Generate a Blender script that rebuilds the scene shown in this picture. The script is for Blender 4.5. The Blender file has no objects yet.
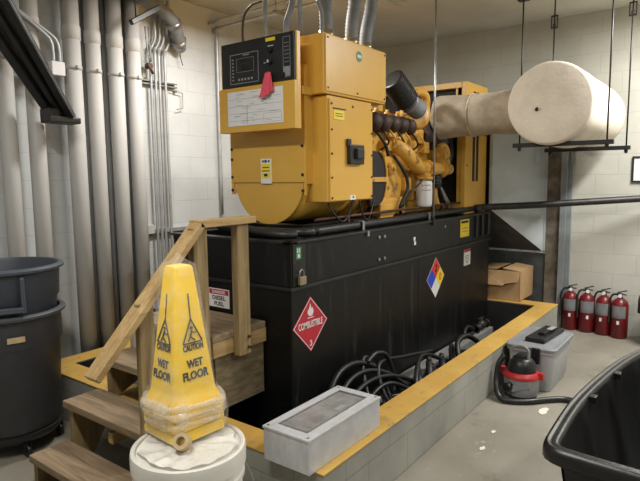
import bpy, bmesh, math, random
from mathutils import Vector, Matrix, noise
random.seed(7)
C = bpy.context.scene.collection
PI = math.pi
sc = bpy.context.scene

# ------------------------------------------------------------------ camera
cam = bpy.data.objects.new('camera', bpy.data.cameras.new('camera'))
C.objects.link(cam); sc.camera = cam
cam.data.sensor_width = 36.0
cam.data.lens = 553.48 / 640 * 36.0
cam.data.clip_start = 0.05
EYE = Vector((0, 0, 1.6))
def cam_matrix(p, r, y):
    fwd = Vector((math.cos(y), math.sin(y), 0)); right = Vector((math.sin(y), -math.cos(y), 0)); up = Vector((0, 0, 1))
    f2 = fwd*math.cos(p) - up*math.sin(p); u2 = up*math.cos(p) + fwd*math.sin(p)
    rr = right*math.cos(r) + u2*math.sin(r); uu = u2*math.cos(r) - right*math.sin(r)
    m = Matrix((rr, uu, -f2)).transposed().to_4x4(); m.translation = EYE
    return m
cam.matrix_world = cam_matrix(math.radians(6.4714), math.radians(-0.59875), math.radians(36.889))

# ------------------------------------------------------------------ world and lamps
w = bpy.data.worlds.new('room_air'); sc.world = w; w.use_nodes = True
w.node_tree.nodes['Background'].inputs[0].default_value = (0.95, 0.97, 1.0, 1)
w.node_tree.nodes['Background'].inputs[1].default_value = 0.15
def area(name, loc, sx, sy, power, col=(1, 0.985, 0.955), rot=(0, 0, 0)):
    l = bpy.data.lights.new(name, 'AREA'); l.shape = 'RECTANGLE'; l.size = sx; l.size_y = sy; l.energy = power; l.color = col
    o = bpy.data.objects.new(name, l); C.objects.link(o); o.location = loc; o.rotation_euler = rot
    return o
LAMPS = [((3.15, 2.98, 3.00), 0.55, 0.25, 44), ((4.9, 0.0, 3.10), 1.2, 0.25, 98), ((0.5, 1.5, 3.10), 0.25, 1.2, 50), ((2.2, -1.2, 3.10), 1.2, 0.25, 45)]  # last two are added fill lights, out of view
for i, (l, sx, sy, pw) in enumerate(LAMPS):
    area('lamp_or_fill_light', l, sx, sy, pw)
sc.view_settings.view_transform = 'Standard'; sc.view_settings.look = 'None'
sc.view_settings.gamma = 1.0; sc.view_settings.use_curve_mapping = False
sc.view_settings.exposure = 0.34

# ------------------------------------------------------------------ materials
def lin(h):
    h = h.lstrip('#'); v = [int(h[i:i+2], 16)/255 for i in (0, 2, 4)]
    return tuple((c/12.92 if c <= 0.04045 else ((c+0.055)/1.055)**2.4) for c in v) + (1,)
def base_mat(name):
    m = bpy.data.materials.new(name); m.use_nodes = True
    nt = m.node_tree; b = nt.nodes['Principled BSDF']
    tc = nt.nodes.new('ShaderNodeTexCoord'); mp = nt.nodes.new('ShaderNodeMapping')
    nt.links.new(tc.outputs['Object'], mp.inputs['Vector'])
    return m, nt, b, mp
def noise_node(nt, mp, scale, detail=5, rough=0.6):
    n = nt.nodes.new('ShaderNodeTexNoise'); n.inputs['Scale'].default_value = scale
    n.inputs['Detail'].default_value = detail; n.inputs['Roughness'].default_value = rough
    nt.links.new(mp.outputs[0], n.inputs['Vector']); return n
def ramp(nt, src, a, b, ca, cb):
    r = nt.nodes.new('ShaderNodeValToRGB'); r.color_ramp.elements[0].position = a; r.color_ramp.elements[1].position = b
    r.color_ramp.elements[0].color = ca; r.color_ramp.elements[1].color = cb
    nt.links.new(src, r.inputs[0]); return r
def bump(nt, b, src, strength, dist=0.01):
    bn = nt.nodes.new('ShaderNodeBump'); bn.inputs['Strength'].default_value = strength; bn.inputs['Distance'].default_value = dist
    nt.links.new(src, bn.inputs['Height']); nt.links.new(bn.outputs[0], b.inputs['Normal']); return bn
def mat(name, c1, c2=None, scale=6, rough=0.5, metal=0.0, bmp=0.0, stretch=(1, 1, 1), lo=0.35, hi=0.65, rvar=0.0, spec=0.5):
    m, nt, b, mp = base_mat(name)
    mp.inputs['Scale'].default_value = stretch
    n = noise_node(nt, mp, scale)
    r = ramp(nt, n.outputs[0], lo, hi, lin(c1), lin(c2 or c1))
    nt.links.new(r.outputs[0], b.inputs['Base Color'])
    b.inputs['Roughness'].default_value = rough; b.inputs['Metallic'].default_value = metal
    b.inputs['Specular IOR Level'].default_value = spec
    if rvar:
        mr = nt.nodes.new('ShaderNodeMapRange'); mr.inputs[3].default_value = rough - rvar; mr.inputs[4].default_value = rough + rvar
        nt.links.new(n.outputs[0], mr.inputs[0]); nt.links.new(mr.outputs[0], b.inputs['Roughness'])
    if bmp:
        n2 = noise_node(nt, mp, scale*4); bump(nt, b, n2.outputs[0], bmp)
    return m
def block_mat(name, c1, c2, axis, rough=0.55, bw=0.4, bh=0.2, off=0.0):
    m, nt, b, mp = base_mat(name)
    sep = nt.nodes.new('ShaderNodeSeparateXYZ'); nt.links.new(mp.outputs[0], sep.inputs[0])
    cmb = nt.nodes.new('ShaderNodeCombineXYZ')
    if axis == 'xy':
        ad = nt.nodes.new('ShaderNodeMath'); ad.operation = 'ADD'; nt.links.new(sep.outputs[0], ad.inputs[0]); nt.links.new(sep.outputs[1], ad.inputs[1])
        nt.links.new(ad.outputs[0], cmb.inputs[0])
    else:
        nt.links.new(sep.outputs['XY'.index(axis.upper())], cmb.inputs[0])
    nt.links.new(sep.outputs[2], cmb.inputs[1])
    br = nt.nodes.new('ShaderNodeTexBrick'); nt.links.new(cmb.outputs[0], br.inputs['Vector'])
    br.inputs['Scale'].default_value = 1; br.inputs['Brick Width'].default_value = bw; br.inputs['Row Height'].default_value = bh
    br.inputs['Mortar Size'].default_value = 0.004; br.inputs['Mortar Smooth'].default_value = 0.6
    br.inputs['Color1'].default_value = lin(c1); br.inputs['Color2'].default_value = lin(c1)
    br.inputs['Mortar'].default_value = lin(c2)
    n = noise_node(nt, mp, 2.2)
    r = ramp(nt, n.outputs[0], 0.35, 0.68, (0.70, 0.70, 0.68, 1) if axis == 'xy' else (0.86, 0.86, 0.86, 1), (1, 1, 1, 1))
    mx = nt.nodes.new('ShaderNodeMix'); mx.data_type = 'RGBA'; mx.blend_type = 'MULTIPLY'; mx.inputs[0].default_value = 1
    nt.links.new(br.outputs[0], mx.inputs[6]); nt.links.new(r.outputs[0], mx.inputs[7])
    nt.links.new(mx.outputs[2], b.inputs['Base Color'])
    n2 = noise_node(nt, mp, 60, 3)
    ma = nt.nodes.new('ShaderNodeMath'); ma.operation = 'MULTIPLY_ADD'; ma.inputs[1].default_value = -1.0
    nt.links.new(br.outputs['Fac'], ma.inputs[0])
    ms = nt.nodes.new('ShaderNodeMath'); ms.operation = 'MULTIPLY'; ms.inputs[1].default_value = 0.25
    nt.links.new(n2.outputs[0], ms.inputs[0]); nt.links.new(ms.outputs[0], ma.inputs[2])
    bump(nt, b, ma.outputs[0], 0.35, 0.004)
    b.inputs['Roughness'].default_value = rough
    return m
def worn_mat(name, paint, under, scale=7, thr=0.62, rough=0.55, bmp=0.2, width=0.04, stretch=(1, 1, 1), metal=0.0, paint2=None):
    m, nt, b, mp = base_mat(name); mp.inputs['Scale'].default_value = stretch
    n = noise_node(nt, mp, scale, 8, 0.65); n1 = noise_node(nt, mp, 2.5, 4)
    r1 = ramp(nt, n1.outputs[0], 0.35, 0.65, lin(paint), lin(paint2 or paint))
    r = ramp(nt, n.outputs[0], thr, thr+width, (0, 0, 0, 1), (1, 1, 1, 1))
    mx = nt.nodes.new('ShaderNodeMix'); mx.data_type = 'RGBA'
    nt.links.new(r.outputs[0], mx.inputs[0]); nt.links.new(r1.outputs[0], mx.inputs[6]); mx.inputs[7].default_value = lin(under)
    nt.links.new(mx.outputs[2], b.inputs['Base Color'])
    b.inputs['Roughness'].default_value = rough; b.inputs['Metallic'].default_value = metal
    bump(nt, b, n.outputs[0], bmp, 0.004)
    return m
def wood_mat(name, c1, c2, stretch, knots='#4a3826'):
    m, nt, b, mp = base_mat(name); mp.inputs['Scale'].default_value = stretch
    n = noise_node(nt, mp, 9, 6, 0.65); n.inputs['Distortion'].default_value = 0.9
    wv = nt.nodes.new('ShaderNodeTexNoise'); wv.inputs['Scale'].default_value = 1.6; nt.links.new(mp.outputs[0], wv.inputs['Vector'])
    r = ramp(nt, n.outputs[0], 0.3, 0.7, lin(c1), lin(c2))
    r2 = ramp(nt, wv.outputs[0], 0.66, 0.74, (0, 0, 0, 1), (0.75, 0.75, 0.75, 1))
    mx = nt.nodes.new('ShaderNodeMix'); mx.data_type = 'RGBA'
    nt.links.new(r2.outputs[0], mx.inputs[0]); nt.links.new(r.outputs[0], mx.inputs[6]); mx.inputs[7].default_value = lin(knots)
    nt.links.new(mx.outputs[2], b.inputs['Base Color']); b.inputs['Roughness'].default_value = 0.7
    bump(nt, b, n.outputs[0], 0.25, 0.003)
    return m

M = {}
M['block_pipe'] = block_mat('painted_block_pipe_wall', '#cbcdcb', '#bfc1bf', 'x')
M['block_end'] = block_mat('painted_block_end_wall', '#c2c1b6', '#b4b3a8', 'y')
M['block_plain'] = block_mat('painted_block_side_wall', '#d0d0c8', '#aaaaa0', 'x')
M['block_curb'] = block_mat('curb_block', '#a3a298', '#8f8e86', 'xy', 0.8, 0.4, 0.21)
M['ceiling'] = mat('ceiling_paint', '#cfccc2', '#c4c1b7', 2, 0.8, bmp=0.1)
M['grey_pipe'] = worn_mat('pale_painted_pipe', '#b9b7b3', '#9a9893', 5, 0.72, 0.7, 0.05, 0.06)
M['grey_pipe_shaded'] = mat('shaded_grey_pipe_paint', '#9ea0a0', '#8e9192', 4, 0.5)  # grey paint darkened for the shade behind the thick pipes
M['conduit'] = mat('galvanised_conduit', '#b6b7b6', '#9fa1a1', 8, 0.4, 0.35)
M['strut'] = mat('strut_steel', '#9a9892', '#6d6b66', 20, 0.45, 0.5)
M['black_metal'] = mat('black_metal', '#191919', '#232323', 8, 0.42, bmp=0.03, rvar=0.08)
M['black_worn'] = worn_mat('black_scuffed_paint', '#171717', '#5d5b57', 26, 0.74, 0.42, 0.05, 0.03, (1, 1, 0.35), paint2='#202020')
M['black_rubber'] = mat('black_rubber', '#161616', '#222222', 12, 0.5, bmp=0.05)
M['cable'] = mat('black_cable_jacket', '#0f1011', '#191a1c', 12, 0.45)
M['tank'] = None
M['yellow'] = mat('yellow_machine_paint', '#d9aa4a', '#d2a242', 3, 0.34, bmp=0.015, rvar=0.05)
M['yellow_engine'] = worn_mat('yellow_engine_paint', '#dfac4c', '#5e4520', 11, 0.57, 0.4, 0.6, 0.1, paint2='#bd8c34')
M['yellow_line'] = worn_mat('yellow_curb_paint', '#c4a050', '#857b64', 16, 0.58, 0.6, 0.3, 0.1, paint2='#b48c40')
M['lagging'] = mat('white_lagging_cloth', '#e6dccc', '#d8ccba', 9, 0.85, bmp=0.35, lo=0.3, hi=0.7)
M['lagging_old'] = mat('aged_lagging_cloth', '#bdb09a', '#9c8f7c', 7, 0.9, bmp=0.7, lo=0.3, hi=0.7)
M['manifold'] = mat('heat_stained_iron', '#2e211c', '#4b3a31', 14, 0.6, 0.3, bmp=0.4)
M['galv'] = mat('galvanised_steel', '#a6a7a7', '#8c8e8f', 14, 0.35, 0.7)
M['flex'] = mat('grey_flexible_conduit', '#7e8081', '#6a6c6d', 10, 0.65, 0.0)
M['brass'] = mat('zinc_fitting', '#b9a98a', '#8f8066', 10, 0.35, 0.8)
M['panel_black'] = mat('panel_face', '#1d1e20', '#26282a', 6, 0.4)
M['white_print'] = mat('white_print', '#d8d8d6', None, 3, 0.6)
M['grey_print'] = mat('grey_print', '#8d8f90', None, 3, 0.6)
M['paper'] = mat('white_paper', '#e6e5e3', '#dcdbda', 3, 0.7)
M['ink'] = mat('faint_ink', '#a9abae', None, 3, 0.8)
M['black_ink'] = mat('black_ink', '#1c1a17', None, 3, 0.7)
M['tag'] = mat('pink_red_tag', '#e5566a', '#d94a5e', 5, 0.6)
M['label_yellow'] = mat('yellow_sticker', '#ecd531', None, 5, 0.5)
M['label_red'] = mat('red_sticker', '#b8283a', '#ad2335', 5, 0.45)
M['label_green'] = mat('green_sticker', '#3f7d54', None, 5, 0.5)
M['label_blue'] = mat('blue_sticker', '#2747c4', None, 5, 0.45)
M['label_orange'] = mat('nfpa_red', '#d8342a', None, 5, 0.45)
M['plastic_black'] = mat('black_plastic', '#161617', '#1f1f20', 8, 0.38)
M['tub'] = mat('black_poly', '#0f0f0f', '#1b1b1a', 10, 0.33, bmp=0.12, stretch=(1, 1, 0.25), rvar=0.1)
M['wood_y'] = wood_mat('weathered_tread_wood', '#6c5a45', '#a08a6c', (3.2, 0.28, 3.2))
M['wood_x'] = wood_mat('handrail_wood', '#947748', '#c0a272', (0.28, 3.2, 2.4), '#7c6038')
M['wood_z'] = wood_mat('post_wood', '#6b5638', '#a08a5e', (3.2, 3.2, 0.22))
M['ply'] = wood_mat('plywood', '#4d4230', '#8a7a5c', (0.7, 1.0, 3.4), '#41371f')
M['brute_blue'] = mat('blue_grey_plastic', '#474c55', '#3f444c', 6, 0.5, bmp=0.04)
M['brute_grey'] = mat('grey_plastic', '#46464a', '#3d3d40', 6, 0.55, bmp=0.04)
M['bucket'] = mat('white_pail_plastic', '#dcd9d0', '#cfccc2', 5, 0.4)
M['cone'] = mat('yellow_cone_plastic', '#f3c916', '#ecbf10', 3, 0.35)
M['tape'] = mat('tape_paper', '#b9a37c', '#a58f69', 12, 0.6)
M['alu'] = mat('brushed_aluminium', '#cfd0d2', '#bfc0c2', 12, 0.4, 0.25, stretch=(1, 3, 1), rvar=0.05)
M['window_dark'] = mat('scuffed_polycarbonate', '#8f8e8b', '#6f6d6a', 9, 0.25, 0.0, rvar=0.1)
M['tote'] = mat('grey_tote_plastic', '#b4b6b8', '#a7a9ab', 5, 0.5)
M['tote_lid'] = mat('grey_tote_lid', '#85878a', '#77797c', 5, 0.5)
M['vac_grey'] = mat('vacuum_grey', '#8c8c8a', '#7a7a78', 5, 0.4)
M['vac_red'] = mat('vacuum_red', '#b42a2d', '#a02427', 5, 0.4)
M['red'] = mat('extinguisher_red', '#70131a', '#5e1016', 5, 0.35)
M['card'] = mat('cardboard', '#b5946a', '#a5845c', 5, 0.85, bmp=0.05)
M['grey_panel'] = mat('grey_painted_steel', '#b9bfc1', '#abb1b3', 3, 0.5, 0.0)
M['dark_panel'] = mat('dark_grey_paint_and_duct_shade', '#4e5152', '#3e4142', 8, 0.6, bmp=0.15)
M['rusty_panel'] = mat('stained_jamb', '#7c7364', '#48423a', 6, 0.65, bmp=0.2)
M['rust'] = mat('rust_brown_pipe', '#5c3a2c', '#3f2a22', 12, 0.5, 0.3)
M['steel_dark'] = mat('dark_channel_steel', '#3a3735', '#262423', 10, 0.45, 0.4)
M['web'] = mat('brown_grey_steel', '#6a625a', '#4a443e', 8, 0.5, 0.3)
M['channel'] = mat('dull_grey_steel', '#85847f', '#6f6e69', 8, 0.6)
M['post_grey'] = mat('grey_post_paint', '#868c8e', '#767c7e', 5, 0.5)
M['scrap'] = mat('paper_scrap', '#d9d4c6', None, 5, 0.8)
M['core'] = None

def tank_mat():
    m, nt, b, mp = base_mat('tank_black_paint')
    mp.inputs['Scale'].default_value = (1, 1, 0.12)
    n = noise_node(nt, mp, 16, 8, 0.7)
    r = ramp(nt, n.outputs[0], 0.56, 0.90, lin('#0c0c0d'), lin('#454441'))
    mp2 = nt.nodes.new('ShaderNodeMapping'); nt.links.new(mp.inputs[0].links[0].from_socket, mp2.inputs[0])
    n2 = noise_node(nt, mp2, 75, 3, 0.5)
    r2 = ramp(nt, n2.outputs[0], 0.74, 0.77, (0, 0, 0, 1), (1, 1, 1, 1))
    mx = nt.nodes.new('ShaderNodeMix'); mx.data_type = 'RGBA'
    nt.links.new(r2.outputs[0], mx.inputs[0]); nt.links.new(r.outputs[0], mx.inputs[6]); mx.inputs[7].default_value = lin('#a8a8a2')
    nt.links.new(mx.outputs[2], b.inputs['Base Color'])
    mr = nt.nodes.new('ShaderNodeMapRange'); mr.inputs[3].default_value = 0.25; mr.inputs[4].default_value = 0.6
    nt.links.new(n.outputs[0], mr.inputs[0]); nt.links.new(mr.outputs[0], b.inputs['Roughness']); b.inputs['Specular IOR Level'].default_value = 0.35
    return m
M['tank'] = tank_mat()
def core_mat():
    m, nt, b, mp = base_mat('radiator_core')
    mp.inputs['Scale'].default_value = (60, 60, 60)
    ck = nt.nodes.new('ShaderNodeTexChecker'); ck.inputs['Scale'].default_value = 1
    nt.links.new(mp.outputs[0], ck.inputs[0]); ck.inputs[1].default_value = lin('#12100e'); ck.inputs[2].default_value = lin('#241d16')
    nt.links.new(ck.outputs[0], b.inputs['Base Color']); b.inputs['Roughness'].default_value = 0.7
    return m
M['core'] = core_mat()
def floor_mat():
    m, nt, b, mp = base_mat('stained_concrete_floor')
    n1 = noise_node(nt, mp, 0.9, 6, 0.6); n2 = noise_node(nt, mp, 4.5, 8, 0.7); n3 = noise_node(nt, mp, 70, 3)
    r1 = ramp(nt, n1.outputs[0], 0.35, 0.68, lin('#7b7568'), lin('#989387'))
    r2 = ramp(nt, n2.outputs[0], 0.54, 0.72, (0, 0, 0, 1), (0.7, 0.7, 0.7, 1))
    mx = nt.nodes.new('ShaderNodeMix'); mx.data_type = 'RGBA'
    nt.links.new(r2.outputs[0], mx.inputs[0]); nt.links.new(r1.outputs[0], mx.inputs[6]); mx.inputs[7].default_value = lin('#625a48')
    r3 = ramp(nt, n2.outputs[0], 0.27, 0.36, (0.6, 0.6, 0.6, 1), (0, 0, 0, 1))
    mx2 = nt.nodes.new('ShaderNodeMix'); mx2.data_type = 'RGBA'
    nt.links.new(r3.outputs[0], mx2.inputs[0]); nt.links.new(mx.outputs[2], mx2.inputs[6]); mx2.inputs[7].default_value = lin('#bcb8ae')
    nt.links.new(mx2.outputs[2], b.inputs['Base Color'])
    mr = nt.nodes.new('ShaderNodeMapRange'); mr.inputs[3].default_value = 0.35; mr.inputs[4].default_value = 0.75
    nt.links.new(n1.outputs[0], mr.inputs[0]); nt.links.new(mr.outputs[0], b.inputs['Roughness'])
    bump(nt, b, n3.outputs[0], 0.15, 0.003)
    return m
M['floor'] = floor_mat()
def film_mat(name, clear=0.72, tint='#f2f2ee', scale=14, low=0.35):
    m, nt, b, mp = base_mat(name)
    n = noise_node(nt, mp, scale, 6, 0.7)
    b.inputs['Base Color'].default_value = lin(tint); b.inputs['Roughness'].default_value = 0.12
    b.inputs['Coat Weight'].default_value = 0.6
    tr = nt.nodes.new('ShaderNodeBsdfTransparent'); ms = nt.nodes.new('ShaderNodeMixShader')
    r = ramp(nt, n.outputs[0], 0.42, 0.72, (clear, clear, clear, 1), (clear*low, clear*low, clear*low, 1))
    nt.links.new(r.outputs[0], ms.inputs[0]); nt.links.new(b.outputs[0], ms.inputs[1]); nt.links.new(tr.outputs[0], ms.inputs[2])
    nt.links.new(ms.outputs[0], nt.nodes['Material Output'].inputs[0])
    bump(nt, b, n.outputs[0], 0.8, 0.01)
    return m
M['film'] = film_mat('clear_wrap_film', 0.93, '#f2f2ee', 14, 0.8)
M['film_thick'] = film_mat('crumpled_wrap_film', 0.8, '#efe3cf', 14, 0.6)
M['sheet'] = film_mat('milky_plastic_sheet', 0.25, '#e9e6dd')

# ------------------------------------------------------------------ mesh helpers
class B:
    def __init__(s): s.bm = bmesh.new()
    def _add(s, r, mtx=None, smooth=False):
        vs = [v for v in r if isinstance(v, bmesh.types.BMVert)]
        if mtx is not None: bmesh.ops.transform(s.bm, matrix=mtx, verts=vs)
        return vs
    def box(s, a, b, bev=0.0, rot=None, seg=2):
        a, b = Vector(a), Vector(b); c = (a+b)/2; d = b-a
        t = bmesh.new(); bmesh.ops.create_cube(t, size=1)
        bmesh.ops.scale(t, vec=(abs(d.x), abs(d.y), abs(d.z)), verts=t.verts)
        if bev: bmesh.ops.bevel(t, geom=t.edges[:], offset=bev, segments=seg, affect='EDGES', profile=0.6)
        m = Matrix.Translation(c)
        if rot is not None: m = m @ rot
        t.transform(m); s.merge(t); return s
    def merge(s, t):
        me = bpy.data.meshes.new('t'); t.to_mesh(me); t.free(); s.bm.from_mesh(me); bpy.data.meshes.remove(me)
    def cyl(s, p0, p1, r, r2=None, seg=24, cap=True):
        p0, p1 = Vector(p0), Vector(p1); d = p1-p0
        t = bmesh.new()
        bmesh.ops.create_cone(t, cap_ends=cap, segments=seg, radius1=r, radius2=r if r2 is None else r2, depth=d.length)
        for f in t.faces: f.smooth = len(f.verts) == 4
        t.transform(Matrix.Translation((p0+p1)/2) @ d.to_track_quat('Z', 'Y').to_matrix().to_4x4()); s.merge(t); return s
    def sphere(s, c, r, sc_=(1, 1, 1), seg=20):
        t = bmesh.new(); bmesh.ops.create_uvsphere(t, u_segments=seg, v_segments=seg//2, radius=r)
        for f in t.faces: f.smooth = True
        t.transform(Matrix.Translation(c) @ Matrix.Diagonal((*sc_, 1))); s.merge(t); return s
    def tube(s, pts, r, seg=10, sub=6, cap=True, rfun=None, closed=False):
        P = [Vector(p) for p in pts]
        if sub > 1:
            Q = []
            n = len(P); rng = range(n if closed else n-1)
            for i in rng:
                p0 = P[(i-1) % n] if (i > 0 or closed) else P[0]; p1 = P[i]; p2 = P[(i+1) % n]; p3 = P[(i+2) % n] if (i < n-2 or closed) else P[-1]
                for k in range(sub):
                    t = k/sub
                    Q.append(0.5*((2*p1)+(-p0+p2)*t+(2*p0-5*p1+4*p2-p3)*t*t+(-p0+3*p1-3*p2+p3)*t**3))
            if not closed: Q.append(P[-1])
            P = Q
        bm = s.bm; rings = []; n = len(P); prev = None
        for i, p in enumerate(P):
            if closed: tg = P[(i+1) % n]-P[i-1]
            else: tg = P[min(i+1, n-1)]-P[max(i-1, 0)]
            tg.normalize()
            if prev is None:
                a = Vector((0, 0, 1)) if abs(tg.z) < 0.9 else Vector((1, 0, 0)); u = tg.cross(a).normalized()
            else: u = (prev-tg*prev.dot(tg)).normalized()
            prev = u; v = tg.cross(u)
            rr = rfun(i/(n-1)) if rfun else r
            rings.append([bm.verts.new(p+(u*math.cos(2*PI*k/seg)+v*math.sin(2*PI*k/seg))*rr) for k in range(seg)])
        for i in range(n if closed else n-1):
            A, Bn = rings[i], rings[(i+1) % n]
            for k in range(seg):
                f = bm.faces.new((A[k], A[(k+1) % seg], Bn[(k+1) % seg], Bn[k])); f.smooth = True
        if cap and not closed:
            bm.faces.new(rings[0][::-1]); bm.faces.new(rings[-1])
        return s
    def prism(s, poly, vec, smooth=False, bev=0):
        t = bmesh.new(); vs = [t.verts.new(Vector(p)) for p in poly]; f = t.faces.new(vs)
        r = bmesh.ops.extrude_face_region(t, geom=[f]); bmesh.ops.translate(t, vec=Vector(vec), verts=[v for v in r['geom'] if isinstance(v, bmesh.types.BMVert)])
        bmesh.ops.recalc_face_normals(t, faces=t.faces)
        if bev: bmesh.ops.bevel(t, geom=t.edges[:], offset=bev, segments=2, affect='EDGES')
        s.merge(t); return s
    def lathe(s, prof, c, seg=48, axis=None, sx=1, sy=1):
        t = bmesh.new(); rings = []
        for (r, z) in prof:
            if r < 1e-5: rings.append([t.verts.new((0, 0, z))])
            else: rings.append([t.verts.new((r*math.cos(2*PI*k/seg)*sx, r*math.sin(2*PI*k/seg)*sy, z)) for k in range(seg)])
        for i in range(len(rings)-1):
            A, Bn = rings[i], rings[i+1]
            for k in range(seg):
                k2 = (k+1) % seg
                if len(A) == 1 and len(Bn) == 1: continue
                if len(A) == 1: f = t.faces.new((A[0], Bn[k2], Bn[k]))
                elif len(Bn) == 1: f = t.faces.new((A[k], A[k2], Bn[0]))
                else: f = t.faces.new((A[k], A[k2], Bn[k2], Bn[k]))
                f.smooth = True
        bmesh.ops.recalc_face_normals(t, faces=t.faces)
        q = Vector(axis).to_track_quat('Z', 'Y').to_matrix().to_4x4() if axis else Matrix()
        t.transform(Matrix.Translation(c) @ q); s.merge(t)
        return s
    def rings(s, R, closed_start=False, closed_end=False, smooth=True):
        bm = s.bm; V = [[bm.verts.new(Vector(p)) for p in r] for r in R]; n = len(V[0])
        for A, Bn in zip(V, V[1:]):
            for k in range(n):
                f = bm.faces.new((A[k], A[(k+1) % n], Bn[(k+1) % n], Bn[k])); f.smooth = smooth
        if closed_start: bm.faces.new(V[0][::-1])
        if closed_end: bm.faces.new(V[-1])
        bmesh.ops.recalc_face_normals(bm, faces=bm.faces); return s

WM = {}
def wm(o): return WM.get(o.name, Matrix())
def obj(name, b, m, parent=None, world=True, sharp=None):
    """link the builder's mesh as ONE object; verts are given in world coordinates unless world=False (then in the parent's frame)"""
    bm = b.bm if isinstance(b, B) else b
    if parent is None:
        xs = [v.co.x for v in bm.verts]; ys = [v.co.y for v in bm.verts]; zs = [v.co.z for v in bm.verts]
        o0 = Vector(((min(xs)+max(xs))/2, (min(ys)+max(ys))/2, min(zs)))
        bm.transform(Matrix.Translation(-o0))
    elif world: bm.transform(wm(parent).inverted())
    me = bpy.data.meshes.new(name); bm.to_mesh(me); bm.free()
    me.materials.append(m if not isinstance(m, str) else M[m])
    if sharp:
        me.set_sharp_from_angle(angle=math.radians(sharp))
    o = bpy.data.objects.new(name, me); C.objects.link(o)
    if parent is None: o.location = o0; WM[o.name] = Matrix.Translation(o0)
    else: o.parent = parent; WM[o.name] = wm(parent)
    return o
def thing(name, label, cat, loc=(0, 0, 0), rz=0, group=None):
    o = bpy.data.objects.new(name, None); C.objects.link(o); o.empty_display_size = 0.05
    o.location = loc; o.rotation_euler = (0, 0, rz); WM[o.name] = Matrix.Translation(loc) @ Matrix.Rotation(rz, 4, 'Z')
    return tag(o, label, cat, group)
def tag(o, label, cat, group=None):
    o['label'] = label; o['category'] = cat
    if group: o['group'] = group
    return o
def struct(name, b, m, parent=None, label=None):
    o = obj(name, b, m, parent)
    if parent is None: o['kind'] = 'structure'
    if label: o['label'] = label
    return o
def text(body, width, height, origin, right, up, m, parent, name='lettering', thick=0.0008, bold=0.012):
    """flat raised lettering centred on origin, fitted to width x height (m)"""
    cu = bpy.data.curves.new('t', 'FONT'); cu.body = body; cu.align_x = 'CENTER'; cu.align_y = 'CENTER'; cu.extrude = 0.02; cu.resolution_u = 3
    cu.offset = bold
    o = bpy.data.objects.new('t', cu); C.objects.link(o)
    dg = bpy.context.evaluated_depsgraph_get(); me = bpy.data.meshes.new_from_object(o.evaluated_get(dg))
    bpy.data.objects.remove(o); bm = bmesh.new(); bm.from_mesh(me); bpy.data.meshes.remove(me)
    xs = [v.co.x for v in bm.verts]; ys = [v.co.y for v in bm.verts]
    cx, cy = (min(xs)+max(xs))/2, (min(ys)+max(ys))/2
    sx = width/(max(xs)-min(xs)); sy = height/(max(ys)-min(ys))
    R = Vector(right).normalized(); U = Vector(up).normalized(); N = R.cross(U); O = Vector(origin)
    for v in bm.verts:
        x, y, z = v.co; v.co = O + R*(x-cx)*sx + U*(y-cy)*sy + N*(z/0.02*thick)
    return obj(name, bm, m, parent)
Xp, Yp, Zp = Vector((1, 0, 0)), Vector((0, 1, 0)), Vector((0, 0, 1))

def bar(b_, p, q, wd, ht, up=Zp):
    p, q = Vector(p), Vector(q); d = (q-p); L_ = d.length; d.normalize(); s_ = d.cross(up).normalized(); u_ = s_.cross(d)
    t = bmesh.new(); bmesh.ops.create_cube(t, size=1); bmesh.ops.scale(t, vec=(L_, wd, ht), verts=t.verts)
    bmesh.ops.bevel(t, geom=t.edges[:], offset=min(wd, ht)*0.12, segments=1, affect='EDGES')
    m = Matrix((d, s_, u_)).transposed().to_4x4(); m.translation = (p+q)/2; t.transform(m); b_.merge(t); return b_

# ================================================================== ROOM
WY, WX, CZ = 4.10, 6.20, 3.20
struct('floor', B().box((-2.2, -2.6, -0.1), (WX+0.1, WY+0.1, 0)), 'floor')
struct('ceiling', B().box((-2.2, -2.6, CZ), (WX+0.1, WY+0.1, CZ+0.1)), 'ceiling')
struct('wall_left', B().box((-2.2, WY, 0), (WX+0.1, WY+0.1, CZ)), 'block_pipe')
struct('wall_far', B().box((WX, -2.6, 0), (WX+0.1, WY, CZ)), 'block_end')
struct('wall_right', B().box((-2.2, -2.7, 0), (WX+0.1, -2.6, CZ)), 'block_plain')
struct('wall_back', B().box((-2.3, -2.6, 0), (-2.2, WY, CZ)), 'block_end')
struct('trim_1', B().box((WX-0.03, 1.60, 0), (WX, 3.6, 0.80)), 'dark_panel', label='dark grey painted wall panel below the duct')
struct('trim_2', B().box((WX-0.05, 1.46, 0), (WX, 1.60, 2.05)), 'rusty_panel', label='brown stained steel jamb')
struct('trim_3', B().box((WX-0.09, 1.40, 0), (WX, 1.46, 2.05), 0.004).box((WX-0.04, 1.36, 0), (WX, 1.40, 2.05), 0.004), 'post_grey', label='grey steel door post')

M['pit'] = mat('dark_pit_surface', '#2a2927', '#1b1a19', 3, 0.5)  # dark tone on the pit floor and the curb's inner faces
struct('floor_pit', B().box((1.98, 1.53, 0), (5.59, 3.67, 0.004)), 'pit')
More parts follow.
